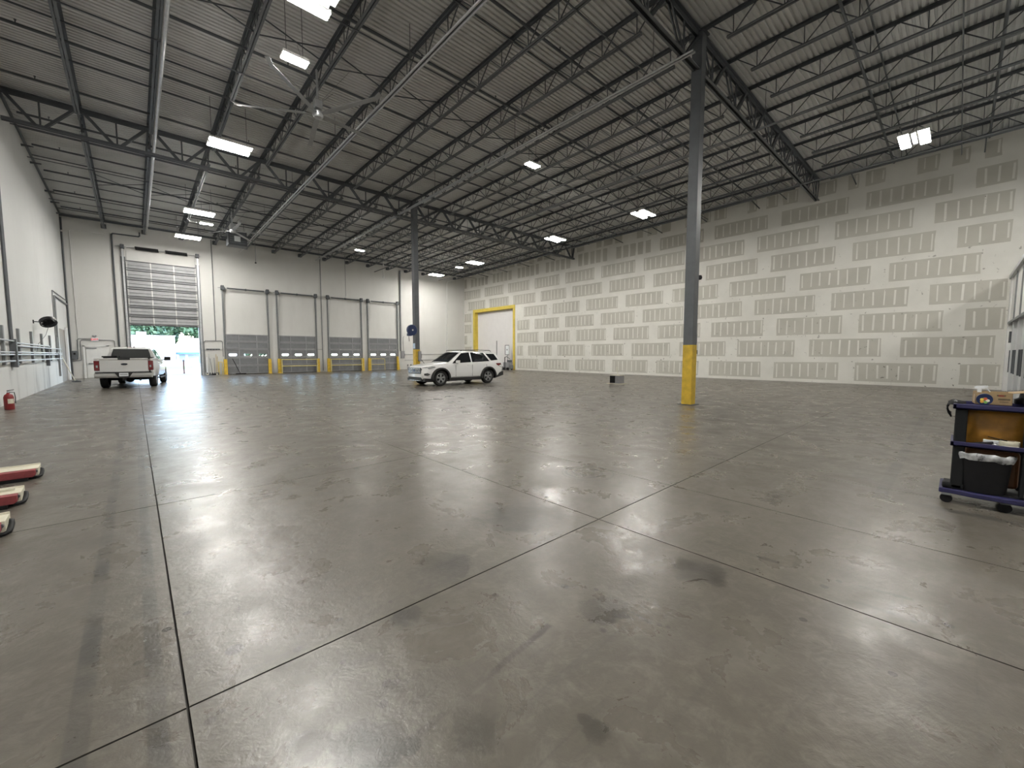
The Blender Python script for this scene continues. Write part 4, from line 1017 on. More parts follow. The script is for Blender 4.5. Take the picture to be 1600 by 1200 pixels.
nt.links.new(ramp(nt, noise(nt, coords(nt), 14, 4), [(.35, .25), (.7, .75)]), mx.inputs[0]); nt.links.new(tr.outputs[0], mx.inputs[1]); nt.links.new(bs.outputs[0], mx.inputs[2])
nt.links.new(mx.outputs[0], nt.nodes['Material Output'].inputs['Surface'])
r3 = random.Random(9)
def wr(ring, k): return [(p[0] * (1 + r3.uniform(-k, k)), p[1] * (1 + r3.uniform(-k, k)), p[2] + r3.uniform(-.012, .012)) for p in ring]
shell([wr(oval(.207, .147, .335), .01), wr(oval(.216, .156, .37), .015), oval(.214, .154, .40), wr(oval(.20, .14, .405), .01), wr(oval(.18, .12, .30), .03)], False).build('liner', mliner, t, smooth=60)
# cardboard box on the top shelf, flap open
t = thing('cardboard_box', 'open cardboard box on the top shelf of the janitor cart', 'box', (cx0 + .24, cy0 - .22, 1.0765), math.radians(4))
b = MB(); b.box(-.12, .12, -.125, .125, 0, .005); b.box(-.12, -.115, -.125, .125, 0, .125); b.box(.115, .12, -.125, .125, 0, .125); b.box(-.12, .12, .12, .125, 0, .125); b.box(-.12, .12, -.125, -.12, 0, .125)
b.build('carton', M_CARDB, t, fix=False)
MB().prism([(-.125, .122), (-.30, .148), (-.30, .152), (-.125, .127)], -.12, .12, axis='x').build('flap', M_CARDB, t)
for z0, z1, y0, y1 in ((.075, .09, .03, .11), (.055, .062, .03, .11), (.02, .045, .06, .115), (.05, .068, -.11, -.03), (.09, .105, -.08, -.02), (.03, .036, -.10, -.04)):
    MB().box(-.1212, -.1205, y0, y1, z0, z1).build('printed_bar', M_CARDD, t, fix=False)
MB().box(-.1212, -.1205, -.07, -.03, .088, .105).build('printed_bar', mat('red_print', (.35, .06, .04), .8), t, fix=False)
# spray bottle in the box
t = thing('spray_bottle', 'spray bottle with white trigger standing in the cardboard box', 'bottle', (cx0 + .22, cy0 - .13, 1.083), math.radians(180))
MB().lathe([(.001, 0), (.032, 0), (.035, .02), (.035, .09), (.014, .12), (.014, .13), (.001, .13)], 16).build('bottle', M_SIGNW, t, smooth=40)
MB().lathe([(.018, .125), (.018, .15), (.001, .15)], 14).build('collar', M_SIGNW, t, smooth=40)
MB().prism([(-.03, .15), (.03, .15), (.06, .17), (.055, .185), (-.02, .18), (-.04, .165)], -.012, .012, axis='x').build('spray_head', M_SIGNW, t)
MB().bar((0, .045, .165), (0, .075, .12), .014, .008).build('trigger', M_SIGNW, t)
# blue disc (tape roll) standing on the shelf
t = thing('sticker_disc', 'blue round roll with a colourful centre standing on the cart top', 'roll', (cx0 + .06, cy0 - .165, 1.134))
MB().lathe([(.02, -.02), (.056, -.022), (.058, -.018), (.058, .018), (.056, .022), (.02, .02), (.02, -.02)], 28, 'x').build('rim', M_BLUE, t, smooth=40)
for k, c in enumerate(((.75, .62, .10), (.65, .12, .05), (.80, .78, .70), (.20, .45, .12), (.7, .35, .05))):
    a = k * 1.25 + .6
    MB().lathe([(.001, -.024), (.014, -.0235), (.014, -.021), (.001, -.021)], 10, 'x', (0, .022 * math.cos(a), -.012 + .018 * math.sin(a))).build('printed_spot', mat('print_%d' % k, c, .5), t)
# black bag draped over the shelf corner
b = MB(); r4 = random.Random(2); vv = []; nx, nk = 6, 6
path = [(-.04, .0), (.05, .012), (.085, -.01), (.095, -.05), (.085, -.10), (.06, -.135)]
for i in range(nx + 1):
    for (dy, dz) in path: vv.append((.05 + i * .06, dy + r4.uniform(-.012, .012), dz + r4.uniform(-.01, .012) - .02 * abs(i - 3) / 3))
b.v = vv; n = len(path)
for i in range(nx):
    for k in range(n - 1): b.f.append((i * n + k, i * n + k + 1, (i + 1) * n + k + 1, (i + 1) * n + k)); b.mi.append(0)
o = b.build('plastic_bag', M_BLACK, smooth=50); o.location = (cx0, cy0 + .0, 1.085); tag(o, 'black plastic bag draped over the top corner of the janitor cart', 'bag')
sm = o.modifiers.new('thickness', 'SOLIDIFY'); sm.thickness = .006
# things on the middle shelf
t = thing('tape_roll', 'cream roll of wide tape lying on the middle shelf of the cart', 'roll', (cx0 + .08, cy0 - .355, .6455))
MB().lathe([(.035, 0), (.068, 0), (.07, .004), (.07, .036), (.069, .038), (.07, .04), (.07, .072), (.068, .076), (.035, .076), (.035, 0)], 24).build('tape', M_CREAM, t, smooth=40)
t = thing('soap_tray', 'pale grey plastic tray beside the tape roll on the cart', 'tray', (cx0 + .14, cy0 - .26, .6455)); MB().box(-.06, .06, -.06, .08, 0, .07).build('tray', M_SIGNW, t, bevel=.006); MB().prism([(-.08, .07), (.05, .10), (.05, .105), (-.08, .078)], -.06, .06, axis='x').build('black_card', M_BLACK, t)
t = thing('tool_bundle', 'bundle of black tools on the middle shelf of the cart', 'tools', (cx0 + .05, cy0 - .18, .6455))
for k, (y0, y1, z, m) in enumerate(((.12, -.06, .02, M_BLACK), (.08, -.07, .045, M_BLACKM), (.04, -.08, .06, M_SIGNW), (.0, -.1, .03, M_BLACK))): MB().cyl((.0 + .02 * k, y0, .014), (.02 + .01 * k, y1, z), .012, 8).build('handle', m, t)
MB().lathe([(.001, .0), (.02, .005), (.024, .02), (.015, .04), (.001, .045)], 12, 'z', (-.01, -.09, 0)).build('knob', M_CHROME, t, smooth=40)
t = thing('pump_dispenser', 'chrome pump dispenser behind the cardboard box on the cart', 'dispenser', (cx0 + .43, cy0 - .43, 1.0765))
MB().lathe([(.001, 0), (.045, 0), (.05, .01), (.05, .05), (.02, .07), (.012, .12), (.001, .12)], 16).build('body', M_BLACKM, t, smooth=40)
MB().tube([(0, 0, .10), (0, .0, .125), (0, .03, .13), (0, .10, .125)], .011, 8).build('spout', M_CHROME, t, smooth=50)
MB().lathe([(.001, .12), (.022, .125), (.022, .145), (.001, .15)], 12).build('cap', M_CHROME, t, smooth=40)
t = thing('spray_bottle', 'white bottle standing on the cart deck beside the black bin', 'bottle', (cx0 + .05, cy0 - .51, .166))
MB().lathe([(.001, 0), (.045, 0), (.05, .02), (.05, .30), (.02, .38), (.02, .42), (.001, .42)], 16).build('bottle', M_CREAM, t, smooth=40); MB().lathe([(.001, .41), (.025, .41), (.025, .46), (.001, .46)], 12).build('cap', M_BLACK, t, smooth=40)

# ------------------------------------------------------------------ vehicles
def bool_cut(me, cutters, name):
    o = bpy.data.objects.new('tmp_body', me); COL.objects.link(o); tmp = []
    for i, cb in enumerate(cutters):
        co = bpy.data.objects.new('tmp_cut', cb.mesh('tmp_cut', M_CLAD)); COL.objects.link(co); tmp.append(co)
        md = o.modifiers.new('cut%d' % i, 'BOOLEAN'); md.operation = 'DIFFERENCE'; md.object = co; md.solver = 'EXACT'
    dg = bpy.context.evaluated_depsgraph_get(); dg.update()
    out = bpy.data.meshes.new_from_object(o.evaluated_get(dg)); out.name = name
    for x in tmp + [o]: bpy.data.objects.remove(x)
    return out
def wheel(parent, x, y, r, w, side, spokes=5):
    wv = bpy.data.objects.new('wheel', None)
    t = MB().lathe([(r * .66, -w / 2 + .02), (r * .78, -w / 2), (r * .93, -w / 2 + .01), (r, -w / 2 + .05), (r, w / 2 - .05), (r * .93, w / 2 - .01), (r * .78, w / 2), (r * .66, w / 2 - .02), (r * .64, 0), (r * .66, -w / 2 + .02)], 40, 'y').build('tyre', M_TYRE, parent, smooth=40)
    t.location = (x, y, r)
    yo = side * (w / 2 - .03)
    MB().lathe([(r * .56, yo - side * .05), (r * .655, yo - side * .03), (r * .665, yo + side * .012), (r * .62, yo + side * .015), (r * .58, yo - side * .02)], 40, 'y').build('rim', M_RIM, t, smooth=40)
    MB().lathe([(.001, yo - side * .07), (r * .6, yo - side * .07)], 28, 'y').build('brake_disc', M_BLACKM, t, fix=False)
    for k in range(spokes):
        a = 2 * PI * k / spokes + .3; b = MB()
        for da in (-.13, .13):
            p = (r * .10 * math.cos(a + da), yo - side * .005, r * .10 * math.sin(a + da)); q_ = (r * .60 * math.cos(a + da * 1.15), yo, r * .60 * math.sin(a + da * 1.15))
            b.bar(p, q_, .045, .03, upv=(0, 1, 0))
        b.build('spoke', M_RIM, t)
    MB().lathe([(.001, yo + side * .015), (r * .16, yo + side * .012), (r * .18, yo - side * .03)], 16, 'y').build('hub_cap', M_RIM, t, smooth=40)
    return t
def arch(parent, x, zc, r0, r1, y, side, m, a0=-.15, a1=PI + .15, th=.03):
    n = 22; b = MB(); vv = []
    for i in range(n + 1):
        a = a0 + (a1 - a0) * i / n
        for r_ in (r0, r1):
            for yy in (y - side * .10, y + side * (th if r_ == r0 else .004)): vv.append((x + r_ * math.cos(a), yy, zc + r_ * math.sin(a)))
    fs = []
    for i in range(n):
        o = i * 4; fs += [(o, o + 4, o + 5, o + 1), (o + 2, o + 3, o + 7, o + 6), (o + 1, o + 5, o + 7, o + 3), (o, o + 2, o + 6, o + 4)]
    fs += [(0, 1, 3, 2), (n * 4, n * 4 + 2, n * 4 + 3, n * 4 + 1)]
    return b.add(vv, fs).build('wheel_arch', m, parent, smooth=40)

def suv():
    t = thing('sport_utility_vehicle', 'white sport utility vehicle with black wheel arches parked in mid hall', 'car', (12.70, 18.36, 0), PI)
    I = np.interp
    def S(x):
        zb = I(x, [-2.63, -2.3, -1.6, 1.6, 2.1, 2.42], [.48, .34, .25, .25, .28, .34])
        W = I(x, [-2.63, -2.5, -2.2, -1.5, 0, 1.5, 1.95, 2.2, 2.36, 2.42], [.84, .91, .965, .99, .985, .99, .955, .88, .76, .66])
        zs = I(x, [-2.63, -2.0, -1.0, .9, 1.4, 2.0, 2.3, 2.42], [1.10, 1.15, 1.14, 1.06, 1.04, 1.0, .93, .86])
        zt = I(x, [-2.63, -2.58, -2.42, -2.28, -2.1, -1.5, -.6, -.1, .15, .6, 1.0, 1.4, 1.9, 2.2, 2.36, 2.42], [1.12, 1.22, 1.55, 1.69, 1.725, 1.75, 1.765, 1.75, 1.71, 1.43, 1.17, 1.13, 1.08, 1.03, .985, .92])
        wrf = I(x, [-2.63, -2.4, -2.1, -.6, .15, .6, 1.0, 1.4, 2.0, 2.3, 2.42], [.80, .70, .67, .69, .69, .78, .86, .86, .80, .68, .58])
        wb = W - .045
        zre = max(zs + .012, zt - I(x, [-2.4, .2, 1.0, 2.4], [.055, .055, .05, .025]))
        return zb, W, zs, zt, wrf, wb, zre
    def half(x):
        zb, W, zs, zt, wrf, wb, zre = S(x)
        pts = [(0, zb), (W * .80, zb), (W - .03, zb + .10), (W, max(zb + .22, .55)), (W + .004, max(zb + .3, .68)), (W - .012, zs - .16 if zs - .16 > .72 else zs - .06), (wb + .012, zs - .04), (wb, zs),
               (wb + (wrf - wb) * .5, zs + (zre - zs) * .5), (wrf + (wb - wrf) * .08, zs + (zre - zs) * .93), (wrf - .02, zre + .012), (wrf * .72, zt - .008), (wrf * .35, zt), (0, zt)]
        return [(x, y, z) for y, z in pts]
    xs_ = [-2.63, -2.58, -2.5, -2.42, -2.34, -2.28, -2.2, -2.1, -1.9, -1.7, -1.5, -1.3, -1.0, -.8, -.6, -.35, -.1, .03, .15, .3, .45, .6, .75, .88, 1.0, 1.2, 1.4, 1.65, 1.9, 2.05, 2.2, 2.3, 2.36, 2.42]
    me = MB().loft([half(x) for x in xs_]).mesh('body', M_CARW)
    AF, AR, R = 1.515, -1.515, .385
    me = bool_cut(me, [MB().cyl((AF, -1.2, R), (AF, 1.2, R), .46, 40), MB().cyl((AR, -1.2, R), (AR, 1.2, R), .46, 40)], 'body')
    me.polygons.foreach_set('use_smooth', [True] * len(me.polygons)); me.set_sharp_from_angle(angle=math.radians(32))
    link('body', me, t)
    def sy(x, z):
        zb, W, zs, zt, wrf, wb, zre = S(x); k = (z - zs) / max(.02, zre - zs); return wb + (wrf - wb) * k
    def side_patch(name, poly, m, off, parent=t):
        for s in (1, -1):
            b = MB(); n = len(poly); pts = []
            for i in range(n):
                (x0, z0), (x1, z1) = poly[i], poly[(i + 1) % n]
                for k in range(6): pts.append((x0 + (x1 - x0) * k / 6, z0 + (z1 - z0) * k / 6))
            b.add([(x, s * (sy(x, z) + off), z) for x, z in pts] + [(x, s * (sy(x, z) - .02), z) for x, z in pts],
                  [tuple(range(len(pts)))] + [(i, (i + 1) % len(pts), len(pts) + (i + 1) % len(pts), len(pts) + i) for i in range(len(pts))])
            b.build(name, m, parent)
    side_patch('front_door_window', [(.78, 1.12), (.10, 1.635), (-.40, 1.68), (-.40, 1.17)], M_GLASS, .012)
    side_patch('rear_door_window', [(-.48, 1.17), (-.48, 1.68), (-1.36, 1.665), (-1.66, 1.21)], M_GLASS, .012)
    side_patch('quarter_window', [(-1.80, 1.24), (-1.52, 1.62), (-2.12, 1.60), (-2.32, 1.28)], M_GLASS, .012)
    def top_patch(name, xs2, wk, m, off):
        b = MB(); vv = []; ny = 8
        for x in xs2:
            zb, W, zs, zt, wrf, wb, zre = S(x)
            for j in range(ny + 1):
                s = -1 + 2 * j / ny; a = abs(s) * wk
                z = I(a, [0, .35, .72, 1.0], [zt, zt, zt - .008, zre + .012])
                vv.append((x, s * wk * wrf, z))
        n = ny + 1
        for i in range(len(xs2) - 1):
            for j in range(ny): b.f.append((i * n + j, i * n + j + 1, (i + 1) * n + j + 1, (i + 1) * n + j)); b.mi.append(0)
        b.v = [(x + off[0], y, z + off[1]) for x, y, z in vv]
        return b.build(name, m, t, smooth=60)
    top_patch('windshield', [.96, .88, .75, .6, .45, .3, .19], .93, M_GLASS, (.006, .012))
    top_patch('rear_window', [-2.33, -2.38, -2.42, -2.5, -2.55], .86, M_GLASS, (-.014, .008))
    for s in (1, -1):
        wheel(t, AF, s * .87, R, .25, s); wheel(t, AR, s * .87, R, .25, s)
        arch(t, AF, R, .455, .535, .985, s, M_CLAD); arch(t, AR, R, .455, .535, .985, s, M_CLAD)
        MB().box(-1.03, 1.03, s * .93, s * 1.005, .235, .40).build('rocker_cladding', M_CLAD, t, bevel=.012)
        MB().box(-.9, .9, s * 1.0, s * 1.012, .41, .44).build('chrome_strip', M_CHROME, t)
        # roof rail, mirror, handles, lights
        MB().tube([(-1.95, s * .66, 1.74), (-1.85, s * .66, 1.79), (-.9, s * .675, 1.815), (0.0, s * .67, 1.80), (.1, s * .665, 1.76)], .018, 6).build('roof_rail', M_BLACKM, t, smooth=50)
        mb_ = MB(); mb_.loft([[(.52 + dx, 0, 1.13 - h), (.52 + dx, w, 1.13 - h), (.52 + dx, w, 1.13 + h), (.52 + dx, 0, 1.13 + h)] for dx, w, h in ((-.06, .10, .085), (.04, .11, .085), (.11, .06, .05))])
        mb_.v = [(x, y + s * 1.05, z + .06) for x, y, z in mb_.v]; mb_.build('mirror', M_CARW, t, bevel=.01)
        MB().bar((.5, s * .90, 1.14), (.5, s * .98, 1.16), .05).build('mirror_arm', M_CLAD, t)
        for x in (-.25, -1.3): MB().box(x - .10, x + .10, s * .955, s * .995, 1.0, 1.03).build('door_handle', M_CARW, t, bevel=.006)
        for x in (.62, -.44, -1.42): MB().box(x - .004, x + .004, s * .975, s * .992, .45, 1.04).build('door_seam', M_CLAD, t, fix=False)
        b = MB(); pts = [(1.80, .955, .93), (2.06, .925, .87), (2.27, .80, .82), (2.37, .67, .80), (2.37, .67, .93), (2.26, .79, .955), (2.0, .925, .995), (1.82, .945, .985)]
        b.add([(x + .012, s * (y + .012), z) for x, y, z in pts] + [(x - .05, s * (y - .06), z) for x, y, z in pts], [tuple(range(8))] + [(i, (i + 1) % 8, 8 + (i + 1) % 8, 8 + i) for i in range(8)])
        b.build('headlight', M_CLEARLENS, t)
        b = MB(); pts = [(-2.12, .965, 1.09), (-2.20, .965, .99), (-2.50, .915, .86), (-2.645, .80, .86), (-2.645, .60, .93), (-2.645, .60, 1.04), (-2.63, .80, 1.09), (-2.48, .90, 1.10)]
        b.add([(x - .008, s * (y + .012), z) for x, y, z in pts] + [(x + .05, s * (y - .06), z) for x, y, z in pts], [tuple(range(8))] + [(i, (i + 1) % 8, 8 + (i + 1) % 8, 8 + i) for i in range(8)])
        b.build('tail_light', M_REDLENS, t)
        b = MB(); pts = [(2.20, .87, .66), (2.33, .76, .64), (2.33, .76, .55), (2.20, .88, .53), (2.08, .93, .60)]
        b.add([(x + .02, s * (y + .02), z) for x, y, z in pts] + [(x - .05, s * (y - .05), z) for x, y, z in pts], [tuple(range(5))] + [(i, (i + 1) % 5, 5 + (i + 1) % 5, 5 + i) for i in range(5)])
        b.build('fog_light_bezel', M_CLAD, t)
    g_ = MB().prism([(-.60, .62), (.60, .62), (.67, .84), (.60, .92), (-.60, .92), (-.67, .84)], 2.36, 2.435, axis='x').build('grille', M_CLAD, t)
    for z in (.68, .75, .82, .88): MB().box(2.43, 2.452, -.58, .58, z - .012, z + .012).build('grille_bar', M_CHROME, g_)
    em = MB().lathe([(.001, 2.47), (.09, 2.468), (.1, 2.455), (.1, 2.44)], 24, 'x'); em.v = [(x, y * 1.2, z * .5 + .785) for x, y, z in em.v]; em.build('emblem', M_BLUE, g_, smooth=40)
    b = MB(); b.prism([(2.28, .25), (2.42, .28), (2.435, .45), (2.38, .47), (2.28, .45)], -.62, .62); b.build('lower_bumper', M_CLAD, t)
    MB().prism([(1.98, .25), (2.36, .25), (2.36, .38), (2.0, .36)], -.86, .86).build('chin_cladding', M_CLAD, t)
    MB().box(2.38, 2.45, -.50, .50, .27, .305).build('skid_plate', M_CHROME, t, bevel=.01)
    MB().prism([(-2.66, .42), (-2.05, .26), (-2.02, .42), (-2.3, .56), (-2.66, .64)], -.93, .93).build('rear_bumper', M_CLAD, t, bevel=.012)
    MB().box(-2.0, 2.0, -.6, .6, .20, .26).build('underbody', M_BLACK, t)
    return t
suv()

def truck():
    t = thing('pickup_truck', 'white crew cab pickup truck with red tail lights at the open door', 'truck', (-.20, 27.15, 0), math.radians(82))
    I = np.interp; R = .41; AF = 3.68
    def S(x):
        zb = I(x, [.68, 4.3, 4.62], [.50, .45, .5])
        W = I(x, [.68, .8, 3.4, 4.2, 4.5, 4.62], [.985, .995, 1.0, .97, .90, .80])
        zs = I(x, [.68, 2.6, 3.0, 4.3, 4.62], [1.32, 1.30, 1.26, 1.18, 1.05])
        zt = I(x, [.68, .72, .80, 1.0, 1.6, 2.1, 2.35, 2.95, 3.2, 4.2, 4.5, 4.62], [1.50, 1.86, 1.925, 1.95, 1.96, 1.94, 1.88, 1.38, 1.345, 1.27, 1.2, 1.09])
        wrf = I(x, [.68, .8, 2.1, 2.4, 2.95, 3.2, 4.62], [.78, .73, .72, .76, .88, .88, .74])
        return zb, W, zs, zt, wrf, W - .05, max(zs + .015, zt - .06)
    def half(x):
        zb, W, zs, zt, wrf, wb, zre = S(x)
        pts = [(0, zb), (W - .06, zb), (W, zb + .12), (W, .85), (W - .01, zs - .12), (wb + .01, zs - .03), (wb, zs), (wb + (wrf - wb) * .5, zs + (zre - zs) * .5), (wrf + .01, zs + (zre - zs) * .94), (wrf - .03, zre + .02), (wrf * .6, zt - .005), (0, zt)]
        return [(x, y, z) for y, z in pts]
    me = MB().loft([half(x) for x in (.68, .72, .76, .80, .9, 1.0, 1.3, 1.6, 1.9, 2.1, 2.25, 2.35, 2.55, 2.75, 2.95, 3.2, 3.5, 3.9, 4.2, 4.4, 4.5, 4.58, 4.62)]).mesh('cab', M_TRUCKW_SHADED)
    me = bool_cut(me, [MB().cyl((AF, -1.3, R), (AF, 1.3, R), .50, 40)], 'cab')
    me.polygons.foreach_set('use_smooth', [True] * len(me.polygons)); me.set_sharp_from_angle(angle=math.radians(32)); link('cab', me, t)
    # rear window wraps the cab back
    b = MB(); pts = [(-.74, 1.36), (.74, 1.36), (.70, 1.62), (.64, 1.84), (-.64, 1.84), (-.70, 1.62)]
    b.add([(.655 + max(0, z - 1.5) * .16, y, z) for y, z in pts] + [(.78, y, z) for y, z in pts], [tuple(range(6))] + [(i, (i + 1) % 6, 6 + (i + 1) % 6, 6 + i) for i in range(6)]); b.build('rear_window', M_GLASS, t)
    def sy(x, z):
        zb, W, zs, zt, wrf, wb, zre = S(x); return wb + (wrf - wb) * (z - zs) / max(.02, zre - zs)
    for s in (1, -1):
        for nm, poly in (('rear_door_window', [(.92, 1.36), (.98, 1.80), (1.50, 1.84), (1.50, 1.35)]), ('front_door_window', [(1.58, 1.35), (1.58, 1.84), (2.12, 1.82), (2.62, 1.36)])):
            n = len(poly); b = MB(); b.add([(x, s * (sy(x, z) + .012), z) for x, z in poly] + [(x, s * (sy(x, z) - .03), z) for x, z in poly], [tuple(range(n))] + [(i, (i + 1) % n, n + (i + 1) % n, n + i) for i in range(n)]); b.build(nm, M_GLASS, t)
        # bed side with wheel cut-out
        poly = [(-1.10, .56), (-.56, .56)]
        for i in range(17): a = PI - PI * i / 16; poly.append((.50 * math.cos(a), R + .50 * max(.25, math.sin(a))))
        poly += [(.56, .56), (.66, .56), (.66, 1.40), (-1.10, 1.40)]
        MB().prism(poly, s * .90, s * 1.0).build('bed_side', M_TRUCKW_SHADED, t, bevel=.012)
        arch(t, 0, R, .49, .56, .995, s, M_TRUCKW_SHADED, .12, PI - .12, .035)
        arch(t, AF, R, .49, .56, .985, s, M_TRUCKW_SHADED, .05, PI - .05, .035)
        wheel(t, 0, s * .86, R, .28, s, 6); wheel(t, AF, s * .86, R, .28, s, 6)
        MB().box(-1.145, -.98, s * .83, s * 1.012, .84, 1.29).build('tail_light', M_REDLENS, t, bevel=.02)
        MB().box(-1.150, -1.14, s * .88, s * .94, .98, 1.08).build('reverse_lamp', M_CLEARLENS, t)
        mb_ = MB().box(2.42, 2.56, s * 1.06, s * 1.34, 1.24, 1.46).build('mirror', M_BLACKM, t, bevel=.03)
        MB().bar((2.5, s * .93, 1.28), (2.5, s * 1.1, 1.30), .06).build('mirror_arm', M_CLAD, t)
        for x in (1.12, 2.05): MB().box(x - .11, x + .11, s * .985, s * 1.025, 1.10, 1.15).build('door_handle', M_TRUCKW_SHADED, t, bevel=.008)
        MB().box(.9, 3.0, s * .90, s * 1.06, .36, .42).build('running_board', M_CLAD, t, bevel=.01)
        MB().box(-.45, .62, s * .88, s * .95, .40, .44).build('frame_rail', M_BLACK, t)
        b = MB(); b.prism([(4.35, .98), (4.6, .92), (4.62, 1.10), (4.35, 1.14)], s * .60, s * .93); b.build('headlight', M_CLEARLENS, t)
    MB().box(.56, .66, -.9, .9, .56, 1.36).build('bed_front', M_TRUCKW_SHADED, t)
    MB().box(-1.05, .6, -.9, .9, .62, .68).build('bed_floor', M_CLAD, t)
    # tailgate with black handle panel and oval emblem
    tg = MB().prism([(-1.145, .78), (-1.05, .78), (-1.05, 1.405), (-1.16, 1.405), (-1.165, 1.36), (-1.135, 1.32), (-1.135, .90)], -.825, .825).build('tailgate', M_TRUCKW_SHADED, t, bevel=.008)
    MB().box(-1.172, -1.12, -.21, .21, 1.33, 1.415).build('handle_panel', M_CLAD, tg, bevel=.012)
    em = MB().lathe([(.001, -.022), (.11, -.02), (.118, -.012), (.118, 0)], 28, 'x'); em.v = [(x - 1.137, y, z * .42 + 1.13) for x, y, z in em.v]; em.build('emblem', mat('dark_emblem', (.01, .014, .03), .2, 0, .1, 10, coat=.6), tg, smooth=40)
    # bumper, plate, hitch, underbody
    MB().prism([(-1.34, .52), (-1.36, .60), (-1.36, .70), (-1.30, .735), (-1.16, .735), (-1.16, .50)], -.98, .98).build('rear_bumper', M_CHROME if False else mat('silver_bumper', (.58, .58, .57), .28, .7, .06, 4), t, bevel=.012)
    MB().box(-1.31, -1.12, -.95, .95, .735, .775).build('step_pad', M_CLAD, t)
    MB().prism([(-.30, .735), (.30, .735), (.18, .52), (-.18, .52)], -1.372, -1.30, axis='x').build('plate_recess', M_CLAD, t)
    pl = MB().box(-1.382, -1.372, -.155, .155, .58, .735).build('license_plate', M_SIGNW, t)
    for k in range(6): MB().box(-1.3835, -1.382, -.12 + k * .042, -.095 + k * .042, .63, .69).build('plate_mark', M_GREYPIPE, pl, fix=False)
    MB().box(-1.36, -1.1, -.06, .06, .38, .50).build('hitch', M_BLACK, t)
    MB().cyl((0, -.75, .40), (0, .75, .40), .06, 10).build('axle', M_BLACK, t); MB().lathe([(.001, -.16), (.12, -.12), (.17, 0), (.12, .12), (.001, .16)], 16, 'x', (0, 0, .40)).build('differential', M_BLACK, t, smooth=40)
    MB().cyl((-.75, 0, .52), (-.75, 0, .60), .34, 24).build('spare_wheel', M_TYRE, t); MB().cyl((-.3, -.45, .40), (-1.0, -.5, .38), .045, 10).build('exhaust', M_GREYPIPE, t)
    MB().box(.2, 4.2, -.6, .6, .38, .50).build('chassis', M_BLACK, t)
    # folded tonneau at the front of the bed
    tn = MB().box(.10, .62, -.86, .90, 1.36, 1.44).build('tonneau_cover', M_BLACK, t, bevel=.01); MB().box(.14, .60, .44, .97, 1.44, 1.50).build('folded_panel', M_BLACK, tn, bevel=.01)
    MB().prism([(1.45, 1.955), (1.75, 1.955), (1.50, 2.03)], -.025, .025).build('antenna', M_TRUCKW_SHADED, t)
    MB().box(.79, .82, -.15, .15, 1.90, 1.935).build('brake_lamp', M_REDLENS, t)
    MB().box(4.60, 4.68, -.75, .75, .45, .70).build('front_bumper', M_CHROME, t, bevel=.01); MB().box(4.58, 4.66, -.6, .6, .78, 1.05).build('grille', M_CLAD, t)
    return t
truck()

# ------------------------------------------------------------------ outside
def ground_mat():
    m, nt, b = _nt('outside_ground'); co = coords(nt)
    base = ramp(nt, noise(nt, co, .5, 6), [(.3, (.22, .19, .15)), (.7, (.32, .28, .23))])
    gr = ramp(nt, noise(nt, co, 3, 6), [(.3, (.06, .13, .02)), (.7, (.11, .20, .04))])
    sx = nt.nodes.new('ShaderNodeSeparateXYZ'); nt.links.new(co, sx.inputs[0])
    y = math_(nt, 'ADD', sx.outputs['Y'], math_(nt, 'MULTIPLY', noise(nt, co, .4, 3), 3.0))
    s = math_(nt, 'MULTIPLY', math_(nt, 'GREATER_THAN', y, 58.0), math_(nt, 'LESS_THAN', y, 74.0))
    nt.links.new(mix(nt, s, base, gr), b.inputs['Base Color']); b.inputs['Roughness'].default_value = .9
    return m
gr = MB().box(-70, 90, BY + .26, 150, -.30, -.03).build('ground', ground_mat(), fix=False); struct(gr)
M_OUTW = mat('white_metal_siding', (.80, .80, .78), .6, 0, .03, 2)
def siding(t, x0, x1, y, h, step=1.2):
    x = x0
    while x < x1 - .05: MB().box(x, min(x + step - .02, x1), y - .03, y, 0.0, h).build('wall_panel', M_OUTW, t, fix=False); x += step
t = thing('white_warehouse', 'long white warehouse across the yard behind the pickup truck', 'building', (-9, 85, -.03))
MB().box(0, 13.9, .02, 12, 0, 4.42).build('walls', M_OUTW, t); siding(t, 0, 13.9, .01, 4.35, 1.4)
MB().box(-.1, 14.05, -.15, 12.1, 4.42, 4.55).build('eave', M_GREYPIPE, t); MB().box(9.4, 10.6, 3, 5, 4.55, 5.15).build('roof_unit', M_OUTW, t)
t = thing('blue_canopy_building', 'low pale building with a blue canopy across the yard', 'building', (5.4, 92, -.03))
MB().box(0, 9, 0, 8, 0, 2.6).build('walls', M_OUTW, t); MB().box(-.1, 9.1, -.2, 8.1, 2.6, 3.3).build('parapet', mat('pale_parapet', (.72, .74, .74), .6), t)
MB().box(0, 3.4, -1.6, -.05, 1.62, 1.92).build('canopy', mat('blue_canopy', (.05, .16, .50), .5), t); MB().box(3.0, 3.3, -1.6, -1.4, 0, 1.62).build('canopy_post', mat('blue_canopy', (.05, .16, .50)), t)
for x in (.4, 1.6, 2.4): MB().box(x, x + .8, -.04, .01, .2, 1.5).build('window', mat('pale_window', (.45, .56, .62), .2), t)
t = thing('green_roof_building', 'pale green building standing behind the blue canopy', 'building', (7.6, 104, -.03)); MB().box(0, 10, 0, 8, 0, 4.6).build('walls', mat('pale_green_siding', (.55, .74, .68), .6), t); MB().box(-.1, 10.1, -.1, 8, 4.6, 4.75).build('eave', M_OUTW, t)
t = thing('yard_post', 'thin brown post standing in the yard outside the tall door', 'post', (2.98, 43.4, -.03)); MB().box(-.05, .05, -.05, .05, 0, 1.1).build('shaft', mat('rusty_post', (.13, .07, .06), .8, 0, .2, 20), t); MB().box(-.06, .06, -.06, .06, 1.1, 1.14).build('cap', M_STEEL2, t)
b = MB(); r5 = random.Random(4)
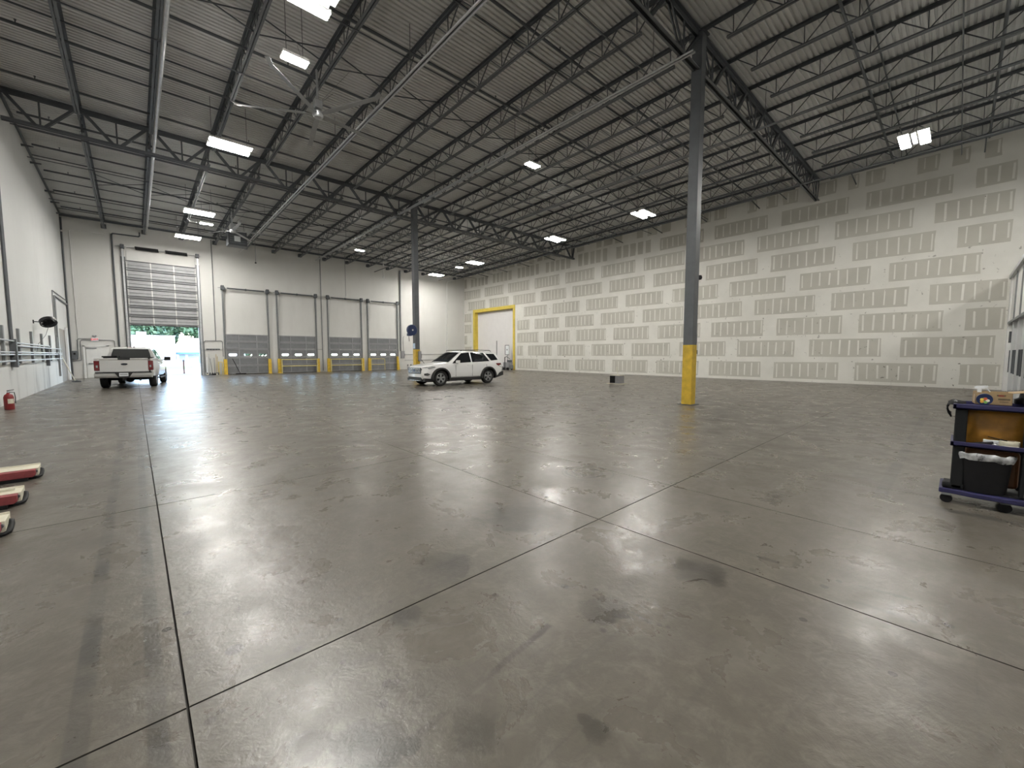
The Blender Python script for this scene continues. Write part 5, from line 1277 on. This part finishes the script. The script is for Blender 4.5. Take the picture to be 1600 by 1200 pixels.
for i in range(60): x, y = r5.gauss(0, .7), r5.gauss(0, .6); h = max(.02, .55 * math.exp(-(x * x + y * y)) + r5.uniform(-.05, .05)); b.lathe([(.001, h + .10), (.10, h), (.12, h - .06), (.001, h - .14)], 6, 'z', (x, y, 0))
b.lathe([(1.7, 0), (1.2, .12), (.5, .45), (.001, .55)], 14)
o = b.build('gravel_heap', mat('tan_gravel', (.50, .38, .24), .9, 0, .2, 10)); o.location = (4.6, 48, -.05); tag(o, 'low tan heap of gravel in the yard beside the brown post', 'gravel heap'); o['kind'] = 'stuff'
# trees: trunk with limbs and a crown of leaf cards
M_LEAF = mat('tree_leaves', (.045, .095, .045), .6, 0, .35, 3); M_BARK = mat('tree_bark', (.10, .075, .055), .9, 0, .2, 10)
def tree_mesh(seed, h, rad):
    r_ = random.Random(seed); v = []; f = []
    cl = [(r_.gauss(0, rad * .45), r_.gauss(0, rad * .4), r_.uniform(h * .18, h * .92), r_.uniform(rad * .35, rad * .6)) for _ in range(20)]
    for cx_, cy_, cz, cr in cl:
        for _ in range(150):
            d = Vector((r_.gauss(0, 1), r_.gauss(0, 1), r_.gauss(0, 1))).normalized() * cr * r_.uniform(.6, 1.0)
            p = Vector((cx_, cy_, cz)) + d; u = Vector((r_.gauss(0, 1), r_.gauss(0, 1), r_.gauss(0, 1))).normalized(); w = u.cross(d.normalized() if d.length else Vector((0, 0, 1))).normalized()
            s = r_.uniform(.28, .55); o = len(v); v += [p - u * s, p + w * s * .6, p + u * s, p - w * s * .6]; f.append((o, o + 1, o + 2, o + 3))
    b = MB(); b.v = v; b.f = f; b.mi = [0] * len(f); return b
for i, (x, y, h, rad) in enumerate([(-7 + 2.9 * k, 106 + 10 * (k % 2) + (20 if k > 3 else 0), 11 + (k * 7 % 3) * .6, 2.7) for k in range(14)]):
    t = thing('yard_tree', 'leafy green tree in the row beyond the white warehouse', 'tree', (x, y, -.03), 0, 'trees beyond the yard')
    MB().cyl((0, 0, 0), (0, 0, h * .7), .28, 8, .12).build('trunk', M_BARK, t)
    c = tree_mesh(20 + i, h, rad).build('crown', M_LEAF, t, fix=False); c['kind'] = 'stuff'
